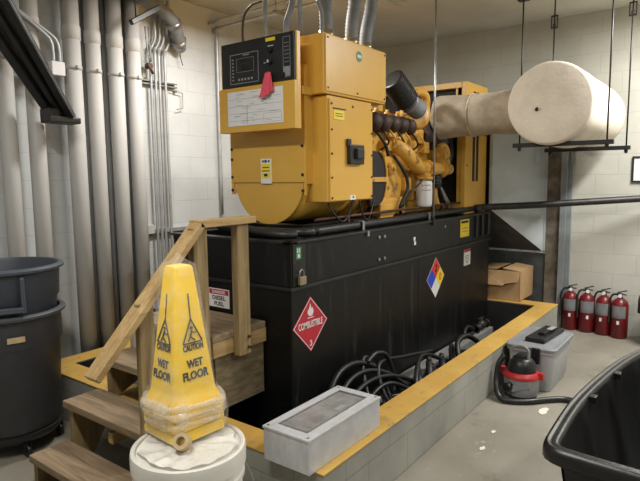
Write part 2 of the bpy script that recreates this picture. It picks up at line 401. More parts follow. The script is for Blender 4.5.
# ================================================================== CONTAINMENT CURB
curb = thing('containment_curb', 'low grey block curb with yellow painted top enclosing the black tank', 'curb', (1.9, 1.45, 0))
cb = B()
H0 = 0.312
cb.box((1.82, 1.36, 0), (5.76, 1.53, H0), 0.006)
cb.box((1.82, 1.53, 0), (1.98, 3.83, H0), 0.006).box((5.59, 1.53, 0), (5.76, 3.83, H0), 0.006).box((1.98, 3.67, 0), (5.59, 3.83, H0), 0.006)
obj('curb_wall', cb, 'block_curb', curb)
cp = B()
cp.box((1.815, 1.355, H0), (5.765, 1.53, H0+0.008), 0.002)
cp.box((1.815, 1.53, H0), (1.985, 3.835, H0+0.008), 0.002).box((5.585, 1.53, H0), (5.765, 3.835, H0+0.008), 0.002).box((1.985, 3.665, H0), (5.585, 3.835, H0+0.008), 0.002)
obj('cap', cp, 'yellow_line', curb)
o = obj('inner_faces', B().box((1.98, 1.53, 0.004), (5.59, 1.534, 0.305)).box((1.98, 3.666, 0.004), (5.59, 3.67, 0.305)).box((1.98, 1.534, 0.004), (1.984, 3.666, 0.305)).box((5.586, 1.534, 0.004), (5.59, 3.666, 0.305)), 'pit', curb)
o['label'] = 'black inner faces'
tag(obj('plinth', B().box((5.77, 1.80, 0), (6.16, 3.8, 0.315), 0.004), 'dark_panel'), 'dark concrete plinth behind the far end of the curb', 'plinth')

# ================================================================== FUEL TANK
tank = thing('fuel_tank', 'long black steel diesel tank with hazard placards under the yellow generator', 'fuel tank', (3.97, 2.52, 0))
TX0, TX1, TY0, TY1 = 2.385, 5.56, 2.0, 3.03
obj('tank_body', B().box((TX0, TY0, 0.0), (TX1, TY1, 0.955), 0.008), 'tank', tank)
uf = B()
uf.box((TX0, TY0, 0.975), (TX1, TY0+0.03, 1.235), 0.004).box((TX0, TY1-0.03, 0.975), (TX1, TY1, 1.235), 0.004)
uf.box((TX0, TY0+0.03, 0.975), (TX0+0.03, TY1-0.03, 1.235), 0.004).box((TX1-0.03, TY0+0.03, 0.975), (TX1, TY1-0.03, 1.235), 0.004)
uf.box((TX0+0.03, TY0+0.03, 0.975), (TX1-0.03, TY1-0.03, 1.17))
obj('upper_frame', uf, 'tank', tank)
lp = B().box((TX0-0.012, TY0-0.014, 1.225), (TX1, TY0+0.05, 1.24), 0.003).box((TX0-0.012, TY0-0.014, 1.225), (TX0+0.05, TY1+0.012, 1.24), 0.003)
lp.box((TX0-0.016, TY0-0.016, 0.955), (TX1+0.01, TY1+0.012, 0.975), 0.004)
obj('rim', lp, 'black_metal', tank)
for xa, xb in ((5.15, 5.19), (5.30, 5.34), (5.46, 5.52)): obj('end_bracket', B().box((xa, TY0-0.02, 1.01), (xb, TY0, 1.22)), 'black_metal', tank)
sm = B().box((3.985, TY0-0.003, 0.02), (3.995, TY0, 0.95))
obj('weld_seam', sm, 'black_worn', tank)
for (x, z) in ((3.355, 1.178), (3.43, 1.178), (3.355, 1.02), (3.43, 1.02), (4.46, 1.17)):
    obj('bolt', B().cyl((x, TY0, z), (x, TY0-0.010, z), 0.012, seg=8), 'galv', tank)
# corner plate with hole and padlock
obj('lock_plate', B().box((2.40, TY0-0.006, 0.985), (2.515, TY0, 1.22), 0.002), 'black_metal', tank)
obj('lock_hole', B().cyl((2.44, TY0-0.0075, 1.093), (2.44, TY0-0.002, 1.093), 0.032), 'black_ink', tank)
st = obj('sticker', B().box((2.425, TY0-0.0085, 1.135), (2.472, TY0-0.006, 1.205)), 'label_green', tank); st['label'] = 'small green and white sticker'
obj('sticker_print', B().box((2.44, TY0-0.0095, 1.143), (2.458, TY0-0.0085, 1.165)).box((2.436, TY0-0.0095, 1.172), (2.443, TY0-0.0085, 1.198)).box((2.452, TY0-0.0095, 1.172), (2.459, TY0-0.0085, 1.198)), 'white_print', st)
pl = obj('padlock', B().box((2.43, TY0-0.035, 0.985), (2.487, TY0-0.012, 1.035), 0.005), 'brass', tank); pl['label'] = 'brass padlock'
obj('shackle', B().tube([(2.44, TY0-0.022, 1.03), (2.44, TY0-0.022, 1.06), (2.458, TY0-0.022, 1.075), (2.476, TY0-0.022, 1.06), (2.476, TY0-0.022, 1.03)], 0.004, 8), 'galv', pl)
# round spot sticker on frame
obj('spot_sticker', B().box((3.885, TY0-0.002, 1.10), (3.915, TY0, 1.13)).box((3.895, TY0-0.002, 1.065), (3.925, TY0, 1.095)), 'white_print', tank)
# combustible placard
def diamond(cx, cz, h, y, t=0.0015, hx=None):
    hx = hx or h
    return B().prism([(cx, y, cz+h), (cx+hx, y, cz), (cx, y, cz-h), (cx-hx, y, cz)], (0, -t, 0))
pc = obj('combustible_placard', diamond(2.560, 0.728, 0.170, TY0-0.001), 'label_red', tank); pc['label'] = 'red diamond COMBUSTIBLE placard'
fr = B()
def dring(b, cx, cz, h, wd, y, t):
    o_ = [(cx, cz+h), (cx+h, cz), (cx, cz-h), (cx-h, cz)]; i_ = [(cx, cz+h-wd), (cx+h-wd, cz), (cx, cz-h+wd), (cx-h+wd, cz)]
    for k in range(4):
        a, b2 = o_[k], o_[(k+1) % 4]; c, d = i_[(k+1) % 4], i_[k]
        b.prism([(a[0], y, a[1]), (b2[0], y, b2[1]), (c[0], y, c[1]), (d[0], y, d[1])], (0, -t, 0))
dring(fr, 2.560, 0.728, 0.163, 0.006, TY0-0.0025, 0.001); obj('placard_border', fr, 'white_print', pc)
text('COMBUSTIBLE', 0.235, 0.042, (2.560, TY0-0.0035, 0.728), Xp, Zp, 'white_print', pc)
text('3', 0.022, 0.036, (2.560, TY0-0.0035, 0.612), Xp, Zp, 'white_print', pc, 'class_number')
fl = [(-0.008, 0), (-0.022, 0.008), (-0.030, 0.026), (-0.024, 0.046), (-0.018, 0.034), (-0.012, 0.052), (-0.002, 0.078), (0.004, 0.056), (0.010, 0.040), (0.016, 0.052), (0.024, 0.040), (0.028, 0.022), (0.020, 0.006), (0.008, 0)]
obj('flame_symbol', B().prism([(2.560+x, TY0-0.0025, 0.778+z) for x, z in fl], (0, -0.001, 0)).box((2.53, TY0-0.0035, 0.766), (2.59, TY0-0.0025, 0.771)), 'white_print', pc)
# four-colour diamond
nf = obj('hazard_diamond', diamond(4.293, 0.747, 0.172, TY0-0.001), 'white_print', tank); nf['label'] = 'red, yellow, blue and white hazard diamond'
s2 = 0.084
for nm, dx, dz, mm in (('red_quarter', 0, s2, 'label_orange'), ('yellow_quarter', s2, 0, 'label_yellow'), ('blue_quarter', -s2, 0, 'label_blue')):
    obj(nm, diamond(4.293+dx, 0.747+dz, 0.083, TY0-0.0025, 0.001), mm, nf)
text('2', 0.040, 0.062, (4.293, TY0-0.0045, 0.747+s2), Xp, Zp, 'black_ink', nf, 'fire_number')
text('0', 0.046, 0.066, (4.293+s2, TY0-0.0045, 0.747), Xp, Zp, 'label_orange', nf, 'reactivity_number')
# small labels
l1 = obj('yellow_label', B().box((4.805, TY0-0.003, 1.04), (5.01, TY0, 1.20)), 'label_yellow', tank)
l1['label'] = 'yellow label'
obj('label_print', B().box((4.82, TY0-0.004, 1.168), (4.99, TY0-0.003, 1.19)).box((4.85, TY0-0.004, 1.12), (4.97, TY0-0.003, 1.124)).box((4.85, TY0-0.004, 1.09), (4.97, TY0-0.003, 1.094)), 'black_ink', l1)
l2 = obj('white_label', B().box((4.90, TY0-0.003, 0.765), (5.055, TY0, 0.915)), 'paper', tank); l2['label'] = 'white label'
obj('label_print', B().box((4.90, TY0-0.004, 0.89), (5.055, TY0-0.003, 0.915)), 'label_red', l2)
obj('label_print', B().box((4.93, TY0-0.004, 0.85), (5.02, TY0-0.003, 0.857)).box((4.93, TY0-0.004, 0.83), (5.02, TY0-0.003, 0.837)).box((4.93, TY0-0.004, 0.81), (5.02, TY0-0.003, 0.817)).box((4.95, TY0-0.004, 0.785), (5.0, TY0-0.003, 0.80)), 'grey_print', l2)
# danger diesel fuel
ds = obj('danger_sign', B().box((TX0-0.003, 2.505, 0.785), (TX0, 2.69, 0.905)), 'paper', tank); ds['label'] = 'white and red DANGER DIESEL FUEL sign'
obj('danger_band', B().box((TX0-0.004, 2.51, 0.868), (TX0-0.003, 2.685, 0.900)), 'label_red', ds)
Ym = -Yp
text('DANGER', 0.12, 0.020, (TX0-0.005, 2.597, 0.884), Ym, Zp, 'white_print', ds, 'danger_lettering')
text('DIESEL', 0.12, 0.027, (TX0-0.004, 2.597, 0.846), Ym, Zp, 'black_ink', ds, 'diesel_lettering')
text('FUEL', 0.085, 0.027, (TX0-0.004, 2.597, 0.809), Ym, Zp, 'black_ink', ds, 'fuel_lettering')

# pipes on top of the tank
fp = thing('fuel_pipe', 'thick black pipe running along the tank top below the generator', 'pipe', (2.5, 2.08, 1.235))
obj('pipe_run', B().tube([(2.60, 2.52, 1.262), (2.58, 2.30, 1.265), (2.60, 2.14, 1.268), (2.70, 2.07, 1.27), (3.0, 2.065, 1.272), (5.50, 2.06, 1.285)], 0.028, 14, 6), 'black_metal', fp)
for x in (3.2, 4.22):
    obj('pipe_clamp', B().box((x-0.012, 2.025, 1.235), (x+0.012, 2.03, 1.30)).box((x-0.012, 2.03, 1.296), (x+0.012, 2.10, 1.305)).box((x-0.012, 1.985, 1.20), (x+0.012, 2.03, 1.238)), 'galv', fp)
tag(obj('fuel_hose', B().tube([(2.55, 2.75, 1.285), (2.50, 2.60, 1.29), (2.47, 2.4, 1.285), (2.47, 2.25, 1.27), (2.5, 2.14, 1.262), (2.56, 2.1, 1.262)], 0.026, 12, 6), 'black_rubber'), 'black rubber hose curling over the tank end by the handrail', 'hose')
tag(obj('return_pipe', B().tube([(2.75, 2.10, 1.335), (4.0, 2.10, 1.345), (5.48, 2.10, 1.35)], 0.010, 10, 2).box((3.1, 2.085, 1.236), (3.12, 2.115, 1.345)).box((4.6, 2.085, 1.236), (4.62, 2.115, 1.345)), 'rust'), 'thin rust brown pipe above the thick black tank pipe', 'pipe')
tag(obj('vent_pipe', B().tube([(5.30, 2.02, 1.29), (5.42, 1.98, 1.292), (5.62, 1.60, 1.31), (6.0, 0.72, 1.372), (6.15, 0.35, 1.395), (6.19, 0.26, 1.40)], 0.033, 12, 5).cyl((5.28, 2.02, 1.236), (5.28, 2.02, 1.32), 0.032), 'steel_dark'), 'dark grey pipe crossing the gap from tank end to the far wall', 'pipe')

# ================================================================== GENERATOR
gen = thing('diesel_generator', 'yellow diesel generator set with control panel, engine and radiator on the black tank', 'generator', (3.9, 2.5, 1.235))
obj('base_rail', B().box((2.80, 2.16, 1.175), (5.50, 2.24, 1.30), 0.004).box((2.80, 2.80, 1.175), (5.50, 2.88, 1.30), 0.004).box((2.9, 2.24, 1.20), (2.98, 2.8, 1.28)).box((5.4, 2.24, 1.2), (5.48, 2.8, 1.28)), 'black_metal', gen)
# alternator housing
GC, GR = (2.495, 1.60), 0.305
al = B().box((2.76, 2.175, 1.56), (3.50, 2.825, 2.30), 0.006)
obj('alternator_housing', al, 'yellow', gen)
bp = B(); poly = [(2.755, GC[0]-0.30, 1.575), (2.755, GC[0]-0.30, 1.50)]
for k in range(0, 25):
    a = PI + 0.22 + (PI-0.44)*k/24
    poly.append((2.755, GC[0]+GR*math.cos(a), GC[1]+GR*math.sin(a)))
poly += [(2.755, GC[0]+0.30, 1.50), (2.755, GC[0]+0.30, 1.575)]
bp.prism(poly, (0.02, 0, 0))
obj('lower_end_plate', bp, 'yellow', gen)
bb = B().cyl((2.775, GC[0], GC[1]), (3.52, GC[0], GC[1]), GR-0.008, seg=48).cyl((3.40, GC[0], GC[1]), (3.47, GC[0], GC[1]), GR+0.02, seg=48)
obj('alternator_barrel', bb, 'yellow', gen)
obj('end_cover', B().box((2.745, 2.17, 1.572), (2.762, 2.83, 1.90), 0.003).box((2.745, 2.17, 1.49), (2.762, 2.83, 1.566), 0.002) if False else B().box((2.745, 2.17, 1.572), (2.762, 2.83, 2.28), 0.003).box((2.748, 2.805, 1.49), (2.762, 2.83, 1.572)).box((2.748, 2.17, 1.49), (2.762, 2.185, 1.572)), 'yellow', gen)
for (y, z) in ((2.815, 1.80), (2.815, 1.73), (2.815, 1.61), (2.815, 1.52), (2.19, 1.62), (2.19, 1.80), (2.19, 1.52)):
    obj('bolt', B().cyl((2.746, y, z), (2.738, y, z), 0.010, seg=6), 'steel_dark', gen)
ws = obj('warning_sticker', B().box((2.741, 2.452, 1.565), (2.745, 2.545, 1.728)), 'paper', gen); ws['label'] = 'white and yellow warning sticker'
obj('sticker_panel', B().box((2.740, 2.458, 1.65), (2.741, 2.539, 1.695)).box((2.740, 2.458, 1.60), (2.741, 2.539, 1.638)), 'label_yellow', ws)
obj('sticker_print', B().box((2.740, 2.465, 1.705), (2.741, 2.48, 1.718)).box((2.740, 2.49, 1.703), (2.741, 2.51, 1.72)).box((2.740, 2.515, 1.705), (2.741, 2.53, 1.718)), 'black_ink', ws)
obj('warning_print', B().box((2.7395, 2.47, 1.668), (2.740, 2.527, 1.674)).box((2.7395, 2.465, 1.645), (2.740, 2.533, 1.651)).box((2.7395, 2.485, 1.612), (2.740, 2.515, 1.63)), 'black_ink', ws)
# tall side box under the breaker housing
obj('breaker_box', B().box((2.83, 2.06, 1.445), (3.355, 2.26, 2.11), 0.006), 'yellow', gen)
obj('breaker_cover', B().box((2.845, 2.048, 1.452), (3.35, 2.06, 2.09), 0.003), 'yellow', gen)
for x in (2.862, 3.10, 3.335):
    for z in ((1.47, 2.06) if x == 3.10 else (1.47, 1.60, 1.75, 1.90, 2.06)):
        obj('bolt', B().cyl((x, 2.048, z), (x, 2.042, z), 0.007, seg=6), 'steel_dark', gen)
for z in (1.55, 1.7, 1.85, 2.0):
    obj('bolt', B().cyl((2.83, 2.235, z), (2.823, 2.235, z), 0.008, seg=6), 'steel_dark', gen)
bk = obj('breaker_switch', B().box((3.03, 2.018, 1.685), (3.20, 2.048, 1.815), 0.008), 'plastic_black', gen); bk['label'] = 'black breaker switch'
obj('switch_handle', B().box((3.085, 1.995, 1.72), (3.165, 2.02, 1.79), 0.005).box((3.02, 2.03, 1.80), (3.06, 2.044, 1.85), 0.003), 'black_metal', bk)
ly = obj('caution_label', B().box((2.885, 2.045, 1.965), (3.0, 2.048, 2.022)), 'label_yellow', gen)
obj('label_print', B().box((2.875, 2.044, 2.03), (3.02, 2.047, 2.036)).box((2.90, 2.044, 2.0), (2.98, 2.045, 2.004)).box((2.90, 2.044, 1.985), (2.98, 2.045, 1.989)), 'black_ink', ly)
obj('small_label', B().box((3.065, 2.045, 1.452), (3.13, 2.048, 1.482)), 'paper', gen)
# upper housing
obj('cable_housing', B().box((2.79, 2.05, 2.115), (3.525, 2.52, 2.478), 0.008), 'yellow', gen)
obj('housing_cover', B().box((2.80, 2.042, 2.13), (3.52, 2.05, 2.468), 0.002), 'yellow', gen)
for (x, z) in ((2.82, 2.45), (2.82, 2.15), (3.15, 2.15), (3.50, 2.45), (3.50, 2.15)):
    obj('bolt', B().cyl((x, 2.042, z), (x, 2.037, z), 0.006, seg=6), 'steel_dark', gen)
rs = obj('round_sticker', B().cyl((3.17, 2.042, 2.39), (3.17, 2.0395, 2.39), 0.034), 'label_green', gen); rs['label'] = 'small round green and white sticker'
obj('sticker_print', B().box((3.145, 2.038, 2.380), (3.195, 2.0395, 2.400)), 'white_print', rs)
obj('bridge_bracket', B().box((2.70, 2.15, 2.11), (2.80, 2.21, 2.16), 0.004), 'yellow', gen)
# control panel
cpn = obj('control_panel', B().box((2.61, 2.115, 1.895), (2.645, 2.755, 2.462), 0.004), 'yellow', gen)
obj('panel_mount', B().box((2.645, 2.22, 1.95), (2.77, 2.72, 2.42), 0.004), 'yellow', gen)
cpn['label'] = 'control panel with black instrument face'
obj('panel_face', B().box((2.596, 2.125, 2.182), (2.612, 2.735, 2.458), 0.003), 'panel_black', cpn)
obj('lower_door', B().box((2.585, 2.115, 1.895), (2.612, 2.758, 2.176), 0.004), 'yellow', cpn)
sb = B()
def frame_yz(b, x, y0, y1, z0, z1, t, d=0.0012):
    b.box((x-d, y0, z0), (x, y1, z0+t)).box((x-d, y0, z1-t), (x, y1, z1)).box((x-d, y0, z0), (x, y0+t, z1)).box((x-d, y1-t, z0), (x, y1, z1))
frame_yz(sb, 2.596, 2.41, 2.657, 2.20, 2.385, 0.004)
frame_yz(sb, 2.596, 2.45, 2.60, 2.27, 2.355, 0.002)
obj('display_outline', sb, 'grey_print', cpn)
obj('display_screen', B().box((2.593, 2.46, 2.275), (2.596, 2.56, 2.315)).box((2.593, 2.46, 2.33), (2.596, 2.56, 2.35)), 'steel_dark', cpn)
ind = B()
for k in range(7): ind.box((2.594, 2.625, 2.222+k*0.021), (2.596, 2.64, 2.230+k*0.021))
kp = B()
for k in range(5): kp.box((2.594, 2.46+k*0.028, 2.218), (2.596, 2.475+k*0.028, 2.232))
obj('keypad_print', kp, 'grey_print', cpn)
obj('display_title', B().box((2.594, 2.49, 2.369), (2.596, 2.54, 2.376)), 'grey_print', cpn)
obj('indicator_print', ind, 'grey_print', cpn)
obj('meter_strip', B().box((2.592, 2.152, 2.27), (2.596, 2.205, 2.43)), 'steel_dark', cpn)
ms_ = B(); frame_yz(ms_, 2.5925, 2.150, 2.207, 2.20, 2.432, 0.003)
ms_.box((2.591, 2.155, 2.205), (2.5925, 2.202, 2.26))
for k in range(6): ms_.box((2.591, 2.160, 2.285+k*0.022), (2.5925, 2.197, 2.288+k*0.022))
obj('meter_print', ms_, 'grey_print', cpn)
for (y, z) in ((2.305, 2.37), (2.31, 2.30), (2.315, 2.225), (2.205, 2.215)):
    kb = obj('knob', B().cyl((2.596, y, z), (2.572, y, z), 0.016, 0.013, 16), 'plastic_black', cpn)
obj('knob_print', B().box((2.5715, 2.306, 2.296), (2.5722, 2.318, 2.312)).box((2.594, 2.285, 2.395), (2.596, 2.33, 2.399)).box((2.594, 2.35, 2.30), (2.596, 2.365, 2.304)), 'white_print', cpn)
ps = obj('panel_sticker', B().box((2.593, 2.27, 2.425), (2.596, 2.345, 2.445)), 'label_yellow', cpn)
pp = obj('document_pocket', B().box((2.582, 2.205, 1.935), (2.585, 2.675, 2.150)), 'paper', cpn); pp['label'] = 'white paper schedule'
# schedule lines printed on the paper
il = B()
for z in (2.10, 2.055, 2.01, 1.965): il.box((2.5812, 2.215, z), (2.582, 2.665, z+0.0025))
for (y0, y1, z0, z1) in ((2.215, 2.36, 1.945, 2.0), (2.50, 2.502, 1.945, 2.06)):
    frame_yz(il, 2.582, y0, y1+0.003, z0, z1, 0.002, 0.0008)
random.seed(3)
for k in range(30):
    z = 1.95+random.random()*0.19; y = 2.23+random.random()*0.34; il.box((2.5814, y, z), (2.582, y+0.03+0.05*random.random(), z+0.003))
obj('printed_lines', il, 'ink', pp)

# red tags hanging from a knob
for k, (dy, tw, rot, lb) in enumerate(((0, 0, 0.30, 'pink red paper tag hung on the control panel knob, front one'), (0.022, 0, 0.12, 'pink red paper tag hung on the panel knob, mostly behind another tag'))):
    cx, top = 2.30+dy*0.4, 2.235
    t = B()
    x = 2.566 - 0.004*(1-k)
    pts = [(x, 0.028, 0), (x, -0.028, 0.0), (x-0.01, -0.042, -0.135), (x-0.01, 0.042, -0.145)]
    if k == 0: pts = [(x, 0.024, 0), (x, -0.020, -0.004), (x-0.008, -0.012, -0.13), (x-0.008, 0.072, -0.15)]
    else: pts = [(x, 0.020, 0), (x, -0.026, 0.0), (x-0.006, -0.048, -0.11), (x-0.006, 0.040, -0.135)]
    pts = [(p[0], cx+p[1], top+p[2]) for p in pts]
    o = B().prism(pts, (-0.002, 0, 0))
    o.tube([(2.573, cx, top-0.008), (2.575, 2.314, 2.245), (2.588, 2.315, 2.236)], 0.0015, 6, 3)
    tag(obj('lockout_tag', o, 'tag'), lb, 'tag', )

# flywheel side grille, black round openings behind the box
fw = B().cyl((3.52, 2.495, 1.60), (3.62, 2.495, 1.60), 0.33, seg=48)
obj('flywheel_housing', fw, 'yellow_engine', gen)
ar = B()
for k in range(11):
    a = -PI/2 + PI*k/10
arc = [(3.56+0.11*math.cos(a)+0.02, 2.135, 1.59+0.20*math.sin(a)) for a in [-PI/2+PI*k/12 for k in range(13)]]
obj('fan_guard_opening', B().prism([(3.46, 2.135, 1.39)]+arc+[(3.46, 2.135, 1.79)], (0, 0.03, 0)), 'core', gen)
obj('guard_strap', B().box((3.40, 2.12, 1.565), (3.70, 2.135, 1.60)).tube([(p[0], 2.13, p[2]) for p in arc], 0.010, 8, 1), 'yellow_engine', gen)
# engine block: stepped castings
eb = B()
eb.box((3.60, 2.24, 1.42), (4.62, 2.76, 1.95), 0.02).box((3.66, 2.30, 1.28), (4.55, 2.70, 1.44), 0.03)
obj('engine_block', eb, 'yellow_engine', gen)
obj('cylinder_head', B().box((3.62, 2.30, 1.93), (4.60, 2.70, 2.05), 0.015), 'yellow_engine', gen)
random.seed(11)
for k in range(5):
    x = 3.66+k*0.18
    obj('rocker_cover', B().box((x, 2.32, 2.04), (x+0.15, 2.66, 2.13), 0.02).cyl((x+0.075, 2.36, 2.12), (x+0.075, 2.36, 2.155), 0.018), 'yellow_engine', gen)
obj('side_plate', B().prism([(3.70, 2.20, 1.40), (4.02, 2.20, 1.40), (4.10, 2.20, 1.60), (3.95, 2.20, 1.76), (3.72, 2.20, 1.76)], (0, 0.05, 0), bev=0.008), 'yellow_engine', gen)
obj('oil_pan', B().box((3.66, 2.16, 1.30), (4.05, 2.26, 1.44), 0.02).box((3.60, 2.13, 1.27), (3.80, 2.2, 1.40), 0.01), 'yellow_engine', gen)
for (x, z, w_, h_) in ((3.74, 1.80, 0.10, 0.08), (3.88, 1.83, 0.12, 0.09), (4.03, 1.86, 0.10, 0.12), (3.80, 1.91, 0.14, 0.05), (4.15, 1.80, 0.12, 0.10), (4.28, 1.88, 0.12, 0.12), (4.05, 1.48, 0.10, 0.12), (4.20, 1.40, 0.16, 0.08), (4.42, 1.80, 0.10, 0.10)):
    obj('engine_casting', B().box((x, 2.15+random.random()*0.04, z), (x+w_, 2.27, z+h_), 0.014), 'yellow_engine', gen)
for k in range(6):
    x = 3.70+k*0.12
    obj('fuel_line', B().tube([(x, 2.20, 1.80), (x+0.02, 2.13, 1.86), (x-0.02, 2.16, 1.95), (x+0.03, 2.28, 2.03)], 0.008, 8, 5), 'yellow_engine' if k % 2 else 'steel_dark', gen)
for (y0, z0, x0, x1) in ((2.16, 1.52, 3.66, 3.72), (2.17, 1.66, 3.75, 3.8)):
    obj('port_cover', B().cyl((x0+0.1, 2.21, z0), (x0+0.1, 2.16, z0), 0.05, 0.045, 20).cyl((x0+0.1, 2.16, z0), (x0+0.1, 2.145, z0), 0.015, seg=8), 'yellow_engine', gen)
obj('hose', B().tube([(3.78, 2.12, 1.76), (3.86, 2.10, 1.68), (3.95, 2.10, 1.60), (3.97, 2.10, 1.50), (3.90, 2.12, 1.38), (3.93, 2.14, 1.31)], 0.014, 10, 5), 'black_rubber', gen)
obj('hose', B().tube([(3.50, 2.10, 1.92), (3.60, 2.09, 1.84), (3.66, 2.10, 1.76)], 0.012, 10, 5), 'black_rubber', gen)
obj('hose', B().tube([(4.27, 2.12, 1.63), (4.15, 2.08, 1.55), (4.0, 2.10, 1.46), (3.93, 2.12, 1.36)], 0.007, 8, 5), 'black_rubber', gen)
obj('wire_harness', B().tube([(3.15, 2.03, 1.45), (3.2, 2.04, 1.36), (3.3, 2.06, 1.30), (3.4, 2.1, 1.33), (3.48, 2.12, 1.42)], 0.006, 8, 5), 'black_rubber', gen)
obj('wire_harness', B().tube([(2.88, 2.10, 1.45), (2.92, 2.07, 1.36), (3.02, 2.07, 1.31), (3.10, 2.07, 1.38), (3.12, 2.06, 1.45)], 0.006, 8, 5), 'black_rubber', gen)
# water pipe
wp = B().tube([(3.93, 2.20, 1.86), (3.99, 2.13, 1.79), (4.10, 2.11, 1.71), (4.25, 2.11, 1.67), (4.70, 2.11, 1.665)], 0.058, 18, 6).cyl((4.30, 2.11, 1.668), (4.33, 2.11, 1.668), 0.075).cyl((4.58, 2.11, 1.665), (4.61, 2.11, 1.665), 0.078).cyl((4.70, 2.11, 1.665), (4.78, 2.11, 1.665), 0.05)
obj('coolant_pipe', wp, 'yellow_engine', gen)
# oil filter
flt = obj('oil_filter', B().lathe([(0, 0), (0.055, 0.003), (0.065, 0.015), (0.068, 0.03), (0.068, 0.20), (0.060, 0.222), (0, 0.226)], (4.26, 2.10, 1.345), 28), 'paper', gen); flt['label'] = 'white oil filter'
obj('filter_head', B().cyl((4.26, 2.10, 1.572), (4.26, 2.10, 1.60), 0.072).box((4.20, 2.06, 1.598), (4.32, 2.2, 1.63), 0.008), 'yellow_engine', gen)
for zz in (1.49, 1.53): obj('filter_print', B().tube([(4.26+0.0685*math.cos(a), 2.10+0.0685*math.sin(a), zz) for a in [PI+0.2+k*0.13 for k in range(10)]], 0.004, 6, 1), 'ink', flt)
ff = obj('fuel_filter', B().cyl((4.52, 2.12, 1.50), (4.52, 2.12, 1.62), 0.055).cyl((4.52, 2.12, 1.53), (4.52, 2.12, 1.545), 0.059).cyl((4.52, 2.12, 1.58), (4.52, 2.12, 1.59), 0.059), 'black_metal', gen); ff['label'] = 'black fuel filter'
obj('drain_pipe', B().tube([(4.50, 2.14, 1.52), (4.51, 2.14, 1.44), (4.54, 2.14, 1.38), (4.62, 2.16, 1.33)], 0.045, 16, 6), 'yellow_engine', gen)
obj('support_strut', B().prism([(4.63, 2.16, 1.58), (4.66, 2.16, 1.58), (5.0, 2.16, 1.30), (4.90, 2.16, 1.30)], (0, 0.02, 0)), 'galv', gen)
# belt guard
obj('fan_belt', B().tube([(4.66, 2.16, 1.86), (4.76, 2.15, 1.88), (4.83, 2.15, 1.82), (4.83, 2.15, 1.72), (4.78, 2.15, 1.66)], 0.026, 10, 6), 'yellow_engine', gen)
obj('pulley', B().cyl((4.66, 2.18, 1.78), (4.72, 2.18, 1.78), 0.09, seg=28).cyl((4.64, 2.18, 1.78), (4.74, 2.18, 1.78), 0.03), 'yellow_engine', gen)
obj('alternator_charger', B().cyl((4.58, 2.22, 1.90), (4.70, 2.22, 1.90), 0.06, seg=20), 'manifold', gen)
# exhaust manifold and turbo
mf = B()
for k in range(5):
    x = 3.58+k*0.14
    mf.sphere((x, 2.18, 2.01), 0.075, (0.95, 0.9, 0.95), 16).tube([(x, 2.18, 2.0), (x+0.01, 2.24, 1.97), (x+0.01, 2.32, 1.98)], 0.04, 12, 3)
mf.cyl((3.56, 2.19, 2.02), (4.16, 2.19, 2.03), 0.048)
obj('exhaust_manifold', mf, 'manifold', gen)
tb = B().lathe([(0, -0.05), (0.11, -0.045), (0.13, -0.01), (0.13, 0.02), (0.115, 0.045), (0.08, 0.05), (0, 0.05)], (4.20, 2.16, 2.11), 32, axis=(-0.62, -0.75, 0.22))
obj('intake_housing', tb, 'yellow_engine', gen)
tq = B(); q0 = Vector((3.775, 2.14, 2.335)); q1 = Vector((3.955, 2.10, 2.185)); q2 = Vector((4.13, 2.08, 2.125)); dq = (q1-q0).normalized()
n_ = 12; prof = [(0, 0), (0.07, 0)]
L = (q1-q0).length
for k in range(n_):
    prof += [(0.098, L*(k+0.1)/n_), (0.098, L*(k+0.55)/n_), (0.090, L*(k+0.65)/n_), (0.090, L*(k+0.98)/n_)]
prof += [(0.08, L), (0, L)]
af = obj('air_filter', B().lathe(prof, q0, 36, axis=dq), 'plastic_black', gen); af['label'] = 'ribbed black air filter canister'
prof2 = [(0.07, 0)]
L2 = (q2-q1).length
for k in range(7): prof2 += [(0.078, L2*(k+0.2)/7), (0.068, L2*(k+0.8)/7)]
obj('air_hose', B().lathe(prof2, q1, 30, axis=(q2-q1)), 'flex', gen)
obj('hose_clamp', B().lathe([(0.082, 0), (0.084, 0.012), (0.082, 0.024)], q1+(q2-q1)*0.06, 30, axis=(q2-q1)), 'galv', gen)
obj('turbo_elbow', B().tube([(4.12, 2.20, 2.20), (4.20, 2.17, 2.285), (4.32, 2.16, 2.30), (4.40, 2.16, 2.26), (4.42, 2.17, 2.16)], 0.036, 14, 6), 'yellow_engine', gen)
obj('turbocharger', B().sphere((4.56, 2.28, 2.02), 0.13, (1, 0.8, 1)).cyl((4.42, 2.25, 1.96), (4.75, 2.25, 1.96), 0.09).tube([(4.56, 2.28, 2.0), (4.62, 2.30, 2.08), (4.70, 2.26, 2.125)], 0.10, 16, 4), 'manifold', gen)
# radiator
rd = obj('radiator', B().box((5.02, 2.05, 1.24), (5.56, 2.10, 2.475), 0.006).box((5.02, 2.95, 1.24), (5.56, 3.00, 2.475), 0.006).box((5.02, 2.10, 2.42), (5.56, 2.95, 2.475), 0.004).box((5.02, 2.10, 1.24), (5.56, 2.95, 1.34)), 'yellow', gen)
rd['label'] = 'yellow framed radiator with black core'
obj('core', B().box((5.08, 2.10, 1.34), (5.50, 2.95, 2.42)), 'core', rd)
obj('core_frame', B().box((5.03, 2.10, 2.22), (5.06, 2.16, 2.42)).box((5.03, 2.10, 1.34), (5.06, 2.14, 2.42)), 'yellow', rd)
for x in (5.19, 5.28):
    obj('side_slot', B().box((x, 2.047, 1.55), (x+0.055, 2.052, 2.40)), 'core', rd)
obj('fan_guard', B().lathe([(0.34, 0), (0.36, 0.0), (0.36, 0.12), (0.34, 0.12)], (4.95, 2.52, 1.84), 40, axis=(1, 0, 0)), 'black_metal', gen)
fb = B().cyl((4.90, 2.52, 1.84), (4.98, 2.52, 1.84), 0.06)
obj('fan_hub', fb, 'black_metal', gen)
